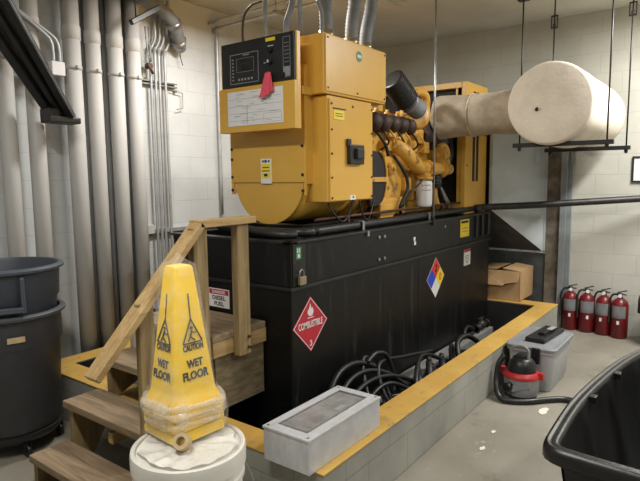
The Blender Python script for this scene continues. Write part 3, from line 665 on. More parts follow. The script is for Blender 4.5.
for k in range(6):
    a = k*PI/3
    m_ = Matrix.Translation((4.94, 2.52, 1.84)) @ Matrix.Rotation(a, 4, 'X') @ Matrix.Rotation(0.5, 4, 'Z')
    t = B().box((-0.004, -0.045, 0.05), (0.004, 0.045, 0.32)); t.bm.transform(m_)
    obj('fan_blade', t, 'black_metal', gen)
for (x, z) in ((5.05, 2.30), (5.05, 2.0), (5.05, 1.7), (5.5, 2.3), (5.5, 2.0)):
    obj('bolt', B().cyl((x, 2.05, z), (x, 2.043, z), 0.008, seg=6), 'steel_dark', gen)

# radiator discharge duct
dct = thing('air_duct', 'grey sheet steel discharge duct flaring from the radiator to the wall', 'duct', (5.9, 2.5, 0.77))
def quad(b, pts, t):
    p = [Vector(q) for q in pts]; n = (p[1]-p[0]).cross(p[2]-p[0]).normalized()
    return b.prism(p, n*t)
A0 = [(5.57, 2.0, 1.26), (5.57, 2.98, 1.26), (5.57, 2.98, 2.30), (5.57, 2.0, 2.30)]
A1 = [(6.165, 1.62, 0.78), (6.165, 3.35, 0.78), (6.165, 3.35, 2.22), (6.165, 1.62, 2.22)]
obj('side_panel', quad(B(), [A0[0], A1[0], A1[3], A0[3]], -0.004), 'grey_panel', dct)
obj('bottom_panel', quad(B(), [A0[0], A0[1], A1[1], A1[0]], -0.004), 'dark_panel', dct)  # underside shade put into a darker colour than the other panels
obj('top_panel', quad(B(), [A0[3], A0[2], A1[2], A1[3]], 0.004), 'grey_panel', dct)
obj('back_panel', quad(B(), [A0[1], A1[1], A1[2], A0[2]], 0.004), 'grey_panel', dct)
obj('mounting_flange', B().box((5.565, 1.985, 1.25), (5.585, 2.015, 2.31)).box((6.15, 1.60, 0.77), (6.168, 3.36, 0.795)).box((6.15, 1.603, 0.78), (6.168, 1.625, 2.22)), 'grey_panel', dct)
obj('bolt_row', B().box((6.145, 1.70, 0.779), (6.15, 1.712, 0.79)).box((6.145, 1.85, 0.779), (6.15, 1.862, 0.79)).box((6.145, 2.0, 0.779), (6.15, 2.012, 0.79)), 'galv', dct)
dn = (Vector(A1[0])-Vector(A0[0])); 
obj('scribble', B().tube([(6.02, 1.703, 1.72), (6.02, 1.703, 1.86), (6.10, 1.652, 1.86), (6.10, 1.652, 1.74), (6.03, 1.697, 1.72)], 0.0015, 5, 1), 'grey_print', dct)

# ================================================================== MUFFLER
muf = thing('exhaust_muffler', 'large white lagged exhaust muffler hung from the ceiling', 'muffler', (5.2, 1.18, 1.83))
mc = Vector((4.5, 1.183, 2.147)); MR = 0.314; ML = 1.52
prof = [(0, 0), (0.15, -0.004), (MR-0.02, 0), (MR-0.004, 0.008), (MR, 0.02)]
for k in range(1, 12): prof.append((MR+(0.003 if k % 2 else -0.001), 0.02+(ML-0.12)*k/12))
prof += [(MR, ML-0.10), (MR-0.02, ML-0.05), (MR-0.09, ML), (0, ML+0.02)]
t = B().lathe(prof, mc, 72, axis=(1, 0, 0))
for v in t.bm.verts:
    n = noise.noise(v.co*5)*0.006
    rr = Vector((0, v.co.y-mc.y, v.co.z-mc.z))
    if rr.length > 0.2: v.co += rr.normalized()*n
    else: v.co.x += n
obj('muffler_shell', t, 'lagging', muf)
obj('drain_hole', B().cyl((4.49, 1.183+0.088, 2.105), (4.502, 1.183+0.088, 2.105), 0.012, seg=12).box((4.485, 1.26, 2.11), (4.497, 1.275, 2.122)), 'black_ink', muf)
ip = B().tube([(4.71, 2.17, 2.125), (4.71, 2.10, 2.125), (4.72, 1.85, 2.125), (4.75, 1.62, 2.128), (4.78, 1.38, 2.13)], 0.17, 32, 6, rfun=lambda t_: 0.186-0.012*t_+0.004*math.sin(t_*9))
for v in ip.bm.verts: v.co += Vector((noise.noise(v.co*6), noise.noise(v.co*6+Vector((9, 0, 0))), noise.noise(v.co*6+Vector((0, 9, 0)))))*0.012
o = obj('insulated_pipe', ip, 'lagging_old', muf); o['label'] = 'aged tan lagged inlet pipe'
obj('lagging_band', B().tube([(4.72+0.181*math.cos(a), 1.86, 2.125+0.181*math.sin(a)) for a in [2*PI*k/36 for k in range(36)]], 0.007, 8, 1, closed=True), 'lagging_old', muf)
# outlet through the wall
obj('tail_pipe', B().cyl((5.95, 1.183, 2.147), (6.195, 1.183, 2.147), 0.13), 'lagging', muf)
HG = ((4.60, 1.825, 0.74, 1.475, 0.787, 1.425, 'black trapeze hanger under the front end of the white muffler'),
      (5.25, 1.805, 0.72, 1.40, 0.752, 1.355, 'black trapeze hanger under the rear half of the white muffler'))
for x, zb_, ya, yb, yr0, yr1, lb in HG:
    hg = thing('pipe_hanger', lb, 'hanger', (x, 1.1, zb_), 0, 'trapeze hangers')
    obj('cross_bar', B().box((x-0.02, ya, zb_), (x+0.02, yb, zb_+0.034), 0.003), 'black_metal', hg)
    for y in (yr0, yr1):
        obj('rod', B().cyl((x, y, zb_-0.03), (x, y, CZ), 0.0065, seg=10), 'steel_dark', hg)
        obj('nut', B().cyl((x, y, zb_-0.025), (x, y, zb_), 0.014, seg=6), 'steel_dark', hg)
        obj('beam_plate', B().box((x-0.03, y-0.03, CZ-0.012), (x+0.03, y+0.03, CZ)), 'steel_dark', hg)
        if x > 5:
            z = 2.925
            tbk = B().box((x-0.008, y-0.028, z-0.05), (x+0.008, y-0.020, z+0.06)).box((x-0.008, y+0.020, z-0.05), (x+0.008, y+0.028, z+0.06)).box((x-0.008, y-0.028, z-0.05), (x+0.008, y+0.028, z-0.04)).box((x-0.008, y-0.028, z+0.05), (x+0.008, y+0.028, z+0.06)).cyl((x, y, z-0.04), (x, y, z-0.01), 0.014, seg=8)
            obj('turnbuckle', tbk, 'steel_dark', hg)
        elif y > 1:
            obj('clevis', B().box((x-0.03, y-0.04, 2.965), (x+0.03, y+0.04, 2.985)), 'steel_dark', hg)
tr = thing('threaded_rod', 'thin steel rod from ceiling to tank pipe in front of the engine', 'rod', (4.215, 2.0, 1.24))
obj('rod', B().cyl((4.215, 1.99, 1.20), (4.215, 1.99, CZ), 0.0085, seg=10), 'galv', tr)
obj('coupling', B().cyl((4.215, 1.99, 3.0), (4.215, 1.99, 3.05), 0.013, seg=8).box((4.20, 1.98, 1.20), (4.23, 2.0, 1.26)), 'steel_dark', tr)

# ================================================================== CONDUITS ABOVE THE GENERATOR
def flexpipe(pts, r, lb, fit=True, mt='flex'):
    t = thing('flexible_conduit', lb, 'conduit', pts[0], 0, 'conduits rising from the generator')
    ln = sum((Vector(a)-Vector(b)).length for a, b in zip(pts, pts[1:]))
    n = int(ln/0.034)*2
    P = [Vector(p) for p in pts]
    b_ = B(); segs = len(P)-1; sub = max(2, n//segs)
    cnt = segs*sub
    b_.tube(P, r, 18, sub, rfun=lambda t_: r*(1+0.08*(1 if int(round(t_*cnt)) % 2 else -1)))
    obj('hose_body', b_, mt, t)
    if fit:
        z = pts[0][2]
        obj('fitting', B().cyl(pts[0], (pts[0][0], pts[0][1], z+0.055), r*1.15, seg=8).cyl((pts[0][0], pts[0][1], z), (pts[0][0], pts[0][1], z+0.02), r*1.35, seg=16), 'brass', t)
    return t
flexpipe([(2.97, 2.16, 2.478), (2.968, 2.16, 2.62), (2.95, 2.16, 2.80), (2.92, 2.16, 3.19)], 0.042, 'thick grey flexible conduit, leftmost of three on the cable housing')
flexpipe([(3.24, 2.15, 2.478), (3.25, 2.15, 2.62), (3.29, 2.15, 2.80), (3.33, 2.15, 3.19)], 0.043, 'thick grey flexible conduit, middle of three on the cable housing')
flexpipe([(3.42, 2.15, 2.478), (3.43, 2.15, 2.60), (3.49, 2.15, 2.78), (3.58, 2.15, 3.19)], 0.043, 'thick grey flexible conduit, rightmost of three on the cable housing')
def rod_thing(name, pts, r, lb, cat, m_='conduit', grp=None, sub=5):
    return tag(obj(name, B().tube(pts, r, 12, sub), m_), lb, cat, grp)
rod_thing('conduit', [(2.84, 2.10, 2.47), (2.84, 2.10, 2.60), (2.81, 2.10, 2.65), (2.80, 2.10, 2.72), (2.80, 2.10, 3.19)], 0.012, 'thin grey conduit just left of the three thick flexible ones', 'conduit', 'flex')
rod_thing('conduit', [(2.70, 2.16, 2.46), (2.70, 2.16, 3.19)], 0.014, 'straight grey conduit above the right end of the control panel', 'conduit', 'flex')
rod_thing('conduit', [(2.68, 2.25, 2.46), (2.68, 2.25, 2.54), (2.71, 2.24, 2.62), (2.73, 2.23, 2.72), (2.72, 2.23, 2.85), (2.70, 2.23, 3.19)], 0.018, 'curved flexible grey conduit above the control panel, right of the straight one', 'conduit', 'flex')
rod_thing('conduit', [(2.68, 2.42, 2.46), (2.68, 2.42, 2.7), (2.68, 2.42, 3.19)], 0.013, 'straight grey conduit rising from the middle of the control panel', 'conduit', 'flex')
rod_thing('cable', [(2.66, 2.60, 2.46), (2.66, 2.60, 2.56), (2.67, 2.59, 2.64), (2.70, 2.56, 2.70), (2.76, 2.52, 2.735)], 0.008, 'black cable arching up from the left top of the control panel', 'cable', 'black_rubber')
rod_thing('ceiling_conduit', [(3.79, 4.05, 0.0+1.25), (3.79, 4.05, 2.90), (3.79, 4.03, 2.98), (3.79, 3.96, 3.02), (3.79, 1.9, 3.03), (3.79, -0.5, 3.03)], 0.016, 'grey conduit going up the wall left of the generator and bending over to the ceiling', 'conduit', 'conduit', sub=4)
rod_thing('ceiling_conduit', [(3.74, 4.06, 3.06), (3.74, 3.9, 3.075), (3.74, 1.9, 3.08), (3.74, -0.5, 3.08)], 0.014, 'grey conduit running along the ceiling just left of the bending one', 'conduit', 'conduit', sub=2)
tag(obj('conduit_hanger', B().box((3.68, 3.2, 3.0), (3.86, 3.24, 3.015)).cyl((3.70, 3.22, 3.0), (3.70, 3.22, CZ), 0.005, seg=8).cyl((3.85, 3.22, 3.0), (3.85, 3.22, CZ), 0.005, seg=8), 'strut'), 'small strut hanger carrying ceiling conduits behind the control panel', 'hanger')
vt = thing('ceiling_vent', 'square off-white ceiling vent plate above the engine', 'vent', (4.6, 2.62, CZ))
obj('vent_frame', B().box((4.35, 2.55, CZ-0.02), (4.75, 2.95, CZ), 0.01), 'ceiling', vt)
obj('vent_plate', B().box((4.40, 2.60, CZ-0.032), (4.70, 2.90, CZ-0.018), 0.01), 'ceiling', vt)

# ================================================================== WALL PIPES
PY = 3.965
wall_pipes = [(1.784, 0.054), (1.975, 0.056), (2.271, 0.062), (2.44, 0.055), (2.628, 0.059), (2.795, 0.056)]
names_ = ['leftmost, by the left edge of the photo', 'second from the left, ending behind the trash cans', 'just right of the white junction box', 'fourth from the left', 'fifth from the left', 'rightmost of the thick ones, by the thin conduits']
PIPEX = []
for (x, r), nm in zip(wall_pipes, names_):
    p = thing('wall_pipe', 'thick pale painted vertical pipe, ' + nm, 'pipe', (x, PY, 0), 0, 'thick vertical wall pipes')
    base = 0.0
    obj('pipe_body', B().cyl((x, PY, base), (x, PY, CZ), r, seg=32), 'grey_pipe', p)
    obj('coupling', B().lathe([(r, 0), (r+0.005, 0.004), (r+0.005, 0.09), (r+0.001, 0.10)], (x, PY, 2.62), 32), 'grey_pipe', p)
    obj('strap', B().lathe([(r, 0), (r+0.004, 0), (r+0.004, 0.03), (r, 0.03)], (x, PY, 2.405), 32).box((x-0.008, PY-r-0.018, 2.41), (x+0.012, PY-r, 2.432)), 'grey_pipe', p)
for x, nm in ((2.396, 'by the third thick pipe'), (2.575, 'by the fourth thick pipe'), (2.748, 'by the fifth thick pipe')):
    tag(obj('back_pipe', B().cyl((x, 4.055, 0), (x, 4.055, CZ), 0.035, seg=24), 'grey_pipe_shaded'), 'narrower grey pipe set back at the wall ' + nm, 'pipe', 'set back wall pipes')
TC = [(3.02, 'first, nearest the thick pipe'), (3.067, 'second of four'), (3.108, 'third of four'), (3.17, 'fourth, rightmost')]
for i, (x, nm) in enumerate(TC):
    z = 2.80-0.0*i
    tag(obj('thin_conduit', B().tube([(x, 4.05, 0.0), (x, 4.05, 1.5), (x, 4.05, 2.62), (x+0.01, 4.05, 2.70), (x+0.055, 4.05, 2.79), (x+0.06, 4.05, 2.88), (x+0.06, 4.05, 3.19)], 0.0125, 12, 4), 'conduit'), 'thin grey vertical conduit beside the thick wall pipes, ' + nm, 'conduit', 'thin wall conduits')
def strut_rail(x0, x1, z, y, lb):
    t = B().box((x0, y-0.02, z-0.02), (x1, y-0.016, z-0.008)).box((x0, y-0.02, z+0.008), (x1, y-0.016, z+0.02)).box((x0, y-0.02, z-0.02), (x1, y+0.02, z-0.017)).box((x0, y-0.02, z+0.017), (x1, y+0.02, z+0.02)).box((x0, y+0.016, z-0.02), (x1, y+0.02, z+0.02))
    return tag(obj('strut_rail', t, 'strut'), lb, 'rail')
strut_rail(2.0, 3.30, 2.425, 4.075, 'slotted steel strut rail on the wall behind the thick pipes')
tag(obj('wire_loop', B().tube([(3.22, 4.06, 2.39), (3.36, 4.06, 2.37), (3.36, 4.06, 2.24), (3.29, 4.06, 2.22)], 0.004, 6, 1).box((3.28, 4.06, 2.37), (3.30, 4.1, 2.39)), 'strut'), 'small bent wire bracket on the wall right of the thin conduits', 'bracket')
tag(obj('wire_raceway', B().box((2.96, 4.06, 1.13), (3.72, 4.10, 1.165), 0.003).box((3.9, 4.06, 1.13), (4.6, 4.10, 1.165), 0.003).box((3.72, 4.06, 1.13), (3.9, 4.10, 1.165)), 'conduit'), 'horizontal grey raceway on the wall behind the handrail', 'raceway')
tag(obj('outlet_box', B().box((2.90, 4.03, 1.13), (2.975, 4.10, 1.21), 0.005), 'grey_pipe'), 'small pale outlet box at the left end of the low raceway', 'electrical box')
jb = thing('junction_box', 'white square junction box on the upper wall between thick pipes', 'electrical box', (2.21, 4.0, 2.35))
obj('box_body', B().box((2.175-0.05, 3.875, 2.34), (2.225-0.02, 3.905, 2.43), 0.004), 'grey_pipe', jb)
jb_ = B().box((2.06, 3.86, 2.335), (2.155, 3.91, 2.43), 0.005)
bpy.data.objects.remove(jb.children[0] if jb.children else None)
obj('box_body', jb_, 'paper', jb)
obj('mounting_foot', B().box((2.08, 3.905, 2.36), (2.13, 4.06, 2.41)), 'strut', jb)
for dx, nm in ((0.0, 'upper'), (0.045, 'lower')):
    rod_thing('bent_conduit', [(2.085+dx, 3.885, 2.43), (2.085+dx, 3.885, 2.50), (2.075+dx, 3.885, 2.56), (2.03+dx, 3.885, 2.61), (1.83+dx, 3.885, 2.74-dx*0.4), (1.60+dx, 3.885, 2.88-dx*0.4)], 0.012, 'thin conduit bending up and left from the white junction box, %s one' % nm, 'conduit', 'conduit')
# overhead pieces at the top of the pipe wall
ch = thing('strut_channel', 'black slotted channel hanging over the thin conduits near the ceiling', 'channel', (2.8, 3.7, 2.85))
t = bar(B(), (2.615, 3.72, 2.775), (2.88, 3.72, 2.945), 0.04, 0.04)
obj('channel_bar', t, 'steel_dark', ch)
obj('hanger_rod', B().cyl((2.66, 3.72, 2.81), (2.66, 3.72, CZ), 0.006, seg=8), 'steel_dark', ch)
fd = thing('duct_elbow', 'grey flexible duct elbow ending in a torn collar on the upper wall', 'duct', (3.1, 3.9, 2.8))
P = [(2.55, 3.88, 3.08), (2.75, 3.88, 3.06), (2.93, 3.89, 3.03), (3.07, 3.90, 2.985), (3.17, 3.91, 2.91), (3.24, 3.95, 2.83), (3.30, 4.0, 2.78)]
obj('duct_hose', B().tube(P, 0.055, 20, 6, rfun=lambda t_: 0.055*(1+0.03*math.sin(t_*150))), 'flex', fd)
obj('collar', B().cyl((3.16, 3.91, 2.925), (3.19, 3.92, 2.89), 0.066).cyl((3.27, 3.98, 2.81), (3.33, 4.03, 2.745), 0.07, 0.05), 'galv', fd)
obj('loose_wire', B().tube([(3.33, 4.04, 2.74), (3.34, 4.04, 2.67), (3.36, 4.04, 2.61)], 0.004, 6, 3), 'steel_dark', fd)
tag(obj('overhead_pipe', B().tube([(1.9, 3.80, 3.12), (2.45, 3.80, 3.05), (2.62, 3.83, 2.99)], 0.03, 14, 4), 'grey_pipe'), 'pale pipe running overhead towards the duct elbow', 'pipe')
tag(obj('red_valve', B().cyl((2.985, 4.0, 2.55), (2.985, 4.05, 2.55), 0.025, seg=10).tube([(2.96, 4.01, 2.57), (2.985, 4.0, 2.52), (3.01, 4.01, 2.49)], 0.012, 8, 3), 'rust'), 'small rusty red valve hanging among the thin conduits', 'valve')
tag(obj('chain', B().tube([(2.945, 4.0, 2.86), (2.955, 4.0, 2.72), (2.975, 4.0, 2.58)], 0.006, 8, 3).tube([(2.975, 4.0, 2.86), (2.985, 4.0, 2.72), (2.99, 4.0, 2.58)], 0.006, 8, 3), 'strut'), 'thin chain holding the rusty valve', 'chain')

# black steel frame top left
bf = thing('black_bracket', 'black steel rail frame slanting down across the upper left pipes', 'frame', (2.0, 3.8, 2.0))
e0, e1 = Vector((2.115, 3.74, 2.03)), Vector((1.24, 3.17, 2.955))
d_ = (e1-e0).normalized(); side = d_.cross(Vector((0.79, 0.6, 0))).normalized()
if side.z > 0: side = -side
back = d_.cross(side).normalized()
for nm, off, wd in (('upper_rail', 0.0, 0.05), ('middle_rail', 0.10, 0.035), ('lower_rail', 0.22, 0.055)):
    o_ = side*off
    obj(nm, bar(B(), e0+o_*0.55, e1+o_, 0.05, wd, side), 'black_metal', bf)
obj('edge_lip', bar(B(), e0-side*0.018-Vector((0.02, 0.03, 0)), e1-side*0.018-Vector((0.02, 0.03, 0)), 0.006, 0.012, side), 'galv', bf)
obj('web_plate', bar(B(), e0+side*0.06+Vector((0.03, 0.03, 0)), e1+side*0.10+Vector((0.03, 0.03, 0)), 0.006, 0.16, side), 'web', bf)
obj('end_bracket', B().box((1.94, 3.70, 1.99), (2.16, 3.84, 2.035), 0.01).box((1.94, 3.72, 2.02), (2.02, 3.84, 2.09), 0.01), 'black_metal', bf)

# ================================================================== WOODEN STEPS
st_ = thing('wooden_steps', 'weathered wooden steps with handrail climbing to the tank end', 'steps', (1.8, 2.6, 0))
RY = 2.20
def plank(name, a, b_, m_='wood_y', bev=0.006): return obj(name, B().box(a, b_, bev), m_, st_)
plank('tread', (1.27, 2.19, 0.145), (1.485, 2.86, 0.185))
plank('tread', (1.50, 2.19, 0.345), (1.73, 2.93, 0.385))
plank('tread', (1.73, 2.21, 0.535), (1.96, 2.93, 0.575))
for k in range(3): plank('platform_board', (1.95+k*0.142, 2.19, 0.722), (1.95+k*0.142+0.138, 2.93, 0.760))
for y in (2.25, 2.86):
    s = B().prism([(1.31, y, 0), (1.31, y, 0.145), (1.52, y, 0.145), (1.52, y, 0.345), (1.76, y, 0.345), (1.76, y, 0.535), (1.99, y, 0.535), (1.99, y, 0.72), (2.37, y, 0.72), (2.37, y, 0.56), (2.10, y, 0.45), (1.81, y, 0.33), (1.60, y, 0.0)], (0, 0.038, 0))
    obj('stringer', s, 'wood_z', st_)
plank('riser_block', (1.53, 2.50, 0.24), (1.80, 2.54, 0.30), 'wood_x', 0.002)
plank('riser_block', (1.80, 2.60, 0.44), (1.95, 2.64, 0.50), 'wood_x', 0.002)
plank('side_skirt', (1.99, 2.215, 0.322), (2.375, 2.235, 0.68), 'ply', 0.002)
plank('rim_joist', (1.96, 2.195, 0.635), (2.38, 2.233, 0.722), 'wood_x', 0.003)
plank('post', (1.485, RY-0.045, 0.385 if False else 0.0), (1.565, RY-0.008, 1.03), 'wood_z', 0.004)
plank('post', (1.81, RY-0.055, 0.322), (1.90, RY-0.008, 1.355), 'wood_z', 0.004)
plank('post', (2.11, RY-0.055, 0.62), (2.20, RY-0.008, 1.355), 'wood_z', 0.004)
for z in (0.66, 0.72): obj('bolt', B().cyl((2.18, RY-0.055, z), (2.18, RY-0.07, z), 0.009, seg=6), 'rust', st_)
plank('handrail', (1.845, RY-0.075, 1.355), (2.245, RY+0.015, 1.393), 'wood_x', 0.004)
p0, p1 = Vector((1.865, RY-0.03, 1.374)), Vector((1.245, RY-0.03, 0.745))
obj('handrail', bar(B(), p0, p1, 0.09, 0.038, Vector((0, 1, 0)).cross(p1-p0)), 'wood_x', st_)

# ================================================================== TRASH CANS
def brute(name, label, cx, cy, z0, rb, rt, h, mt, dolly, phi, hcut=0.0):
    t = thing(name, label, 'trash can', (cx, cy, 0 if dolly else z0), 0)
    zb = z0
    prof = [(0, zb), (rb-0.02, zb), (rb, zb+0.02), (rb+(rt-rb)*0.62, zb+h*0.72), (rb+(rt-rb)*0.62+0.012, zb+h*0.735), (rt-0.004, zb+h*0.94), (rt+0.004, zb+h*0.955), (rt+0.022, zb+h*0.965), (rt+0.024, zb+h*0.985), (rt+0.012, zb+h), (rt-0.008, zb+h), (rt-0.014, zb+h*0.98), (rb-0.012, zb+0.03), (0, zb+0.02)]
    obj('can_body', B().lathe(prof, (cx, cy, 0), 64), mt, t, sharp=50)
    for s in (0, PI):
        a = phi+s; u = Vector((math.cos(a), math.sin(a), 0)); v = Vector((-math.sin(a), math.cos(a), 0))
        zc = zb+h*0.80; Rr = rb+(rt-rb)*0.8
        hb = B()
        for q in (-0.11, 0.11):
            p = Vector((cx, cy, zc))+u*(Rr-0.005)+v*q
            bar(hb, p+Zp*-0.10, p+Zp*0.10+u*0.016, 0.045, 0.022, v)
        p = Vector((cx, cy, zc-0.08))+u*(Rr+0.018)
        bar(hb, p-v*0.11, p+v*0.11, 0.03, 0.026, u)
        obj('handle', hb, mt, t)
    if dolly:
        obj('dolly', B().lathe([(0, 0.08), (rb-0.03, 0.08), (rb-0.01, 0.09), (rb+0.006, 0.11), (rb+0.006, 0.135), (rb-0.01, 0.14), (rb-0.01, 0.125), (0, 0.125)], (cx, cy, 0), 48), 'plastic_black', t, sharp=40)
        for k in range(5):
            a = math.radians(-100)+k*2*PI/5; x, y = cx+(rb-0.02)*math.cos(a), cy+(rb-0.02)*math.sin(a)
            o = obj('caster', B().cyl((x-0.011, y, 0.035), (x+0.011, y, 0.035), 0.035, seg=20).box((x-0.018, y-0.016, 0.03), (x-0.013, y+0.016, 0.085)).box((x+0.013, y-0.016, 0.03), (x+0.018, y+0.016, 0.085)), 'plastic_black', t)
            obj('hub', B().cyl((x-0.012, y, 0.035), (x+0.012, y, 0.035), 0.012, seg=12), 'galv', o)
    return t
TCX, TCY = 1.47, 3.46
PH = math.atan2(-TCY, -TCX)
low = brute('trash_can', 'dark grey round plastic trash can on a wheeled dolly, the lower one', TCX, TCY, 0.13, 0.262, 0.300, 0.715, 'brute_grey', True, PH-0.75)
up = brute('trash_can', 'blue grey round plastic trash can nested inside the lower one', TCX, TCY, 0.385, 0.24, 0.305, 0.725, 'brute_blue', False, PH-0.08)
u = Vector((math.cos(PH+0.12), math.sin(PH+0.12), 0)); v = Vector((-u.y, u.x, 0)); c0 = Vector((TCX, TCY, 0.715))+u*0.306
lb = bar(B(), c0-v*0.045, c0+v*0.045, 0.004, 0.032, Zp)
o = obj('name_plate', lb, 'tape', low); o['label'] = 'small yellowed label'

# ================================================================== PAIL WITH CONES
bx, by, LZ = 1.322, 1.637, 0.585
pail = thing('plastic_pail', 'large round white plastic pail with lid, left of the curb corner', 'pail', (bx, by, 0))
PRF = [(0, 0), (0.185, 0), (0.192, 0.01), (0.203, LZ-0.13), (0.212, LZ-0.125), (0.212, LZ-0.11), (0.204, LZ-0.105), (0.206, LZ-0.05), (0.196, LZ-0.05), (0, LZ-0.06)]
obj('pail_body', B().lathe(PRF, (bx, by, 0), 64), 'bucket', pail, sharp=40)
obj('lid', B().lathe([(0.207, LZ-0.075), (0.218, LZ-0.072), (0.219, LZ-0.02), (0.216, LZ-0.004), (0.208, LZ), (0.200, LZ-0.004), (0.196, LZ-0.014), (0, LZ-0.014)], (bx, by, 0), 64), 'bucket', pail, sharp=40)
obj('wire_handle', B().tube([(bx+0.21, by-0.05, LZ-0.1), (bx+0.235, by-0.10, LZ-0.2), (bx+0.22, by-0.17, LZ-0.33)], 0.003, 6, 4), 'galv', pail)
# plastic sheet spread on the lid
sh = bmesh.new(); NR, NA = 16, 72; R_ = []
random.seed(5)
for i in range(NR+1):
    ring = []
    for k in range(NA):
        a = 2*PI*k/NA; edge = 0.185+0.028*noise.noise(Vector((math.cos(a)*2.2, math.sin(a)*2.2, 3)))
        r = edge*(i/NR) if i else 0.004
        z = LZ-0.006+0.012*abs(noise.noise(Vector((r*math.cos(a)*16, r*math.sin(a)*16, 1))))+0.007*(0.5+0.5*math.sin(a*13+r*20))*(i/NR)
        ring.append(sh.verts.new((bx+r*math.cos(a), by+r*math.sin(a), z)))
    R_.append(ring)
for i in range(NR):
    for k in range(NA):
        f = sh.faces.new((R_[i][k], R_[i][(k+1) % NA], R_[i+1][(k+1) % NA], R_[i+1][k])); f.smooth = True
bw = B(); bw.bm = sh
tag(obj('plastic_sheet', bw, 'sheet'), 'crumpled milky plastic sheet lying on the white pail lid', 'plastic sheet')
CX, CY, CR = 1.384, 1.736, math.radians(-5)
def sq_ring(h, z, rr=0.25, n=6):
    pts = []
    for q in range(4):
        cxx, cyy = ((1, 1), (-1, 1), (-1, -1), (1, -1))[q]; r = h*rr
        for k in range(n+1):
            a = q*PI/2+PI/2*k/n
            pts.append((cxx*(h-r)+r*math.cos(a), cyy*(h-r)+r*math.sin(a), z))
    return pts
def cone(label, zb, full):
    t = thing('floor_cone', label, 'safety cone', (CX, CY, zb), CR, 'stacked safety cones')
    b = B()
    if full:
        b.rings([sq_ring(0.119, 0, 0.2), sq_ring(0.119, 0.02, 0.2), sq_ring(0.113, 0.045, 0.25), sq_ring(0.108, 0.060, 0.3), sq_ring(0.100, 0.08, 0.3), sq_ring(0.097, 0.10, 0.3), sq_ring(0.044, 0.565, 0.35), sq_ring(0.039, 0.575, 0.4), sq_ring(0.02, 0.578, 0.5), sq_ring(0.001, 0.578)], True, True)
    else:
        b.rings([sq_ring(0.120, 0, 0.2), sq_ring(0.120, 0.02, 0.2), sq_ring(0.114, 0.04, 0.25), sq_ring(0.10, 0.043, 0.3), sq_ring(0.09, 0.043, 0.3), sq_ring(0.09, 0.0, 0.3)], False, False)
    obj('cone_body', b, 'cone', t, world=False, sharp=35)
    return t
cone('yellow floor cone base at the bottom of the wrapped stack on the pail', LZ+0.012, False)
cone('yellow floor cone base in the middle of the wrapped stack on the pail', LZ+0.058, False)
tcn = cone('yellow WET FLOOR cone topping the plastic wrapped stack on the pail', LZ+0.104, True)
ZB = LZ+0.104
def face_frame(k):
    """origin and axes of cone side k at local height z"""
    a = k*PI/2; n = Matrix.Rotation(a, 3, 'Z') @ Vector((1, 0, 0)); r = Matrix.Rotation(a, 3, 'Z') @ Vector((0, 1, 0))
    def at(z, s=0.0, off=0.002):
        h = 0.097+(0.044-0.097)*(z-0.10)/0.465
        return wm(tcn) @ (n*(h+off)+r*s+Zp*z)
    R3 = wm(tcn).to_3x3()
    upv = (R3 @ (Zp*0.465 - n*0.056)).normalized()
    return at, (R3 @ r).normalized(), upv
for k in range(4):
    at, rv, uv = face_frame(k)
    text('WET', 0.074, 0.032, at(0.200, 0), rv, uv, 'black_ink', tcn, 'wet_lettering', bold=0.035)
    text('FLOOR', 0.118, 0.034, at(0.155, 0), rv, uv, 'black_ink', tcn, 'floor_lettering', bold=0.035)
    text('CAUTION', 0.092, 0.026, at(0.262, 0), rv, uv, 'black_ink', tcn, 'caution_lettering', bold=0.025)
    g = B(); P3 = [at(0.280, -0.044, 0.003), at(0.280, 0.044, 0.003), at(0.372, 0, 0.003)]
    for i in range(3): g.cyl(P3[i], P3[(i+1) % 3], 0.0026, seg=6)
    g.cyl(at(0.37, 0, 0.002), at(0.470, 0, 0.002), 0.0022, seg=6)
    # slipping figure drawn in the triangle
    g.cyl(at(0.337, 0.0, 0.001), at(0.337, 0.0, 0.004), 0.006, seg=10)
    g.cyl(at(0.328, 0, 0.003), at(0.304, -0.008, 0.003), 0.0035, seg=6).cyl(at(0.304, -0.008, 0.003), at(0.287, 0.012, 0.003), 0.0025, seg=6).cyl(at(0.304, -0.008, 0.003), at(0.286, -0.020, 0.003), 0.0025, seg=6).cyl(at(0.322, 0, 0.003), at(0.316, 0.018, 0.003), 0.002, seg=6)
    obj('warning_symbol', g, 'black_ink', tcn)
# film around the cone and crumpled bulge at its foot
fm = B(); R_ = []
for (h, z) in ((0.135, LZ+0.012), (0.140, LZ+0.05), (0.138, LZ+0.09), (0.136, LZ+0.13), (0.130, LZ+0.165), (0.116, LZ+0.19), (0.106, LZ+0.21), (0.100, LZ+0.27), (0.094, LZ+0.36), (0.082, LZ+0.46), (0.071, LZ+0.56), (0.062, LZ+0.64), (0.056, LZ+0.685), (0.030, LZ+0.70), (0.012, LZ+0.715), (0.006, LZ+0.73)):
    ring = []
    for p in sq_ring(h, 0, 0.45, 9):
        q = Matrix.Rotation(CR, 3, 'Z') @ Vector((p[0], p[1], 0)); q = q+Vector((CX, CY, z))
        n = noise.noise(q*14)*0.012+noise.noise(q*34)*0.007
        rad = Vector((q.x-CX, q.y-CY, 0)); q += rad.normalized()*(n if h > 0.12 else n*0.35)
        ring.append(q)
    R_.append(ring)
fm.rings(R_)
tag(obj('plastic_wrap', fm, 'film'), 'clear plastic film wrapped around the stack of yellow cones', 'plastic wrap')
tr_ = B()
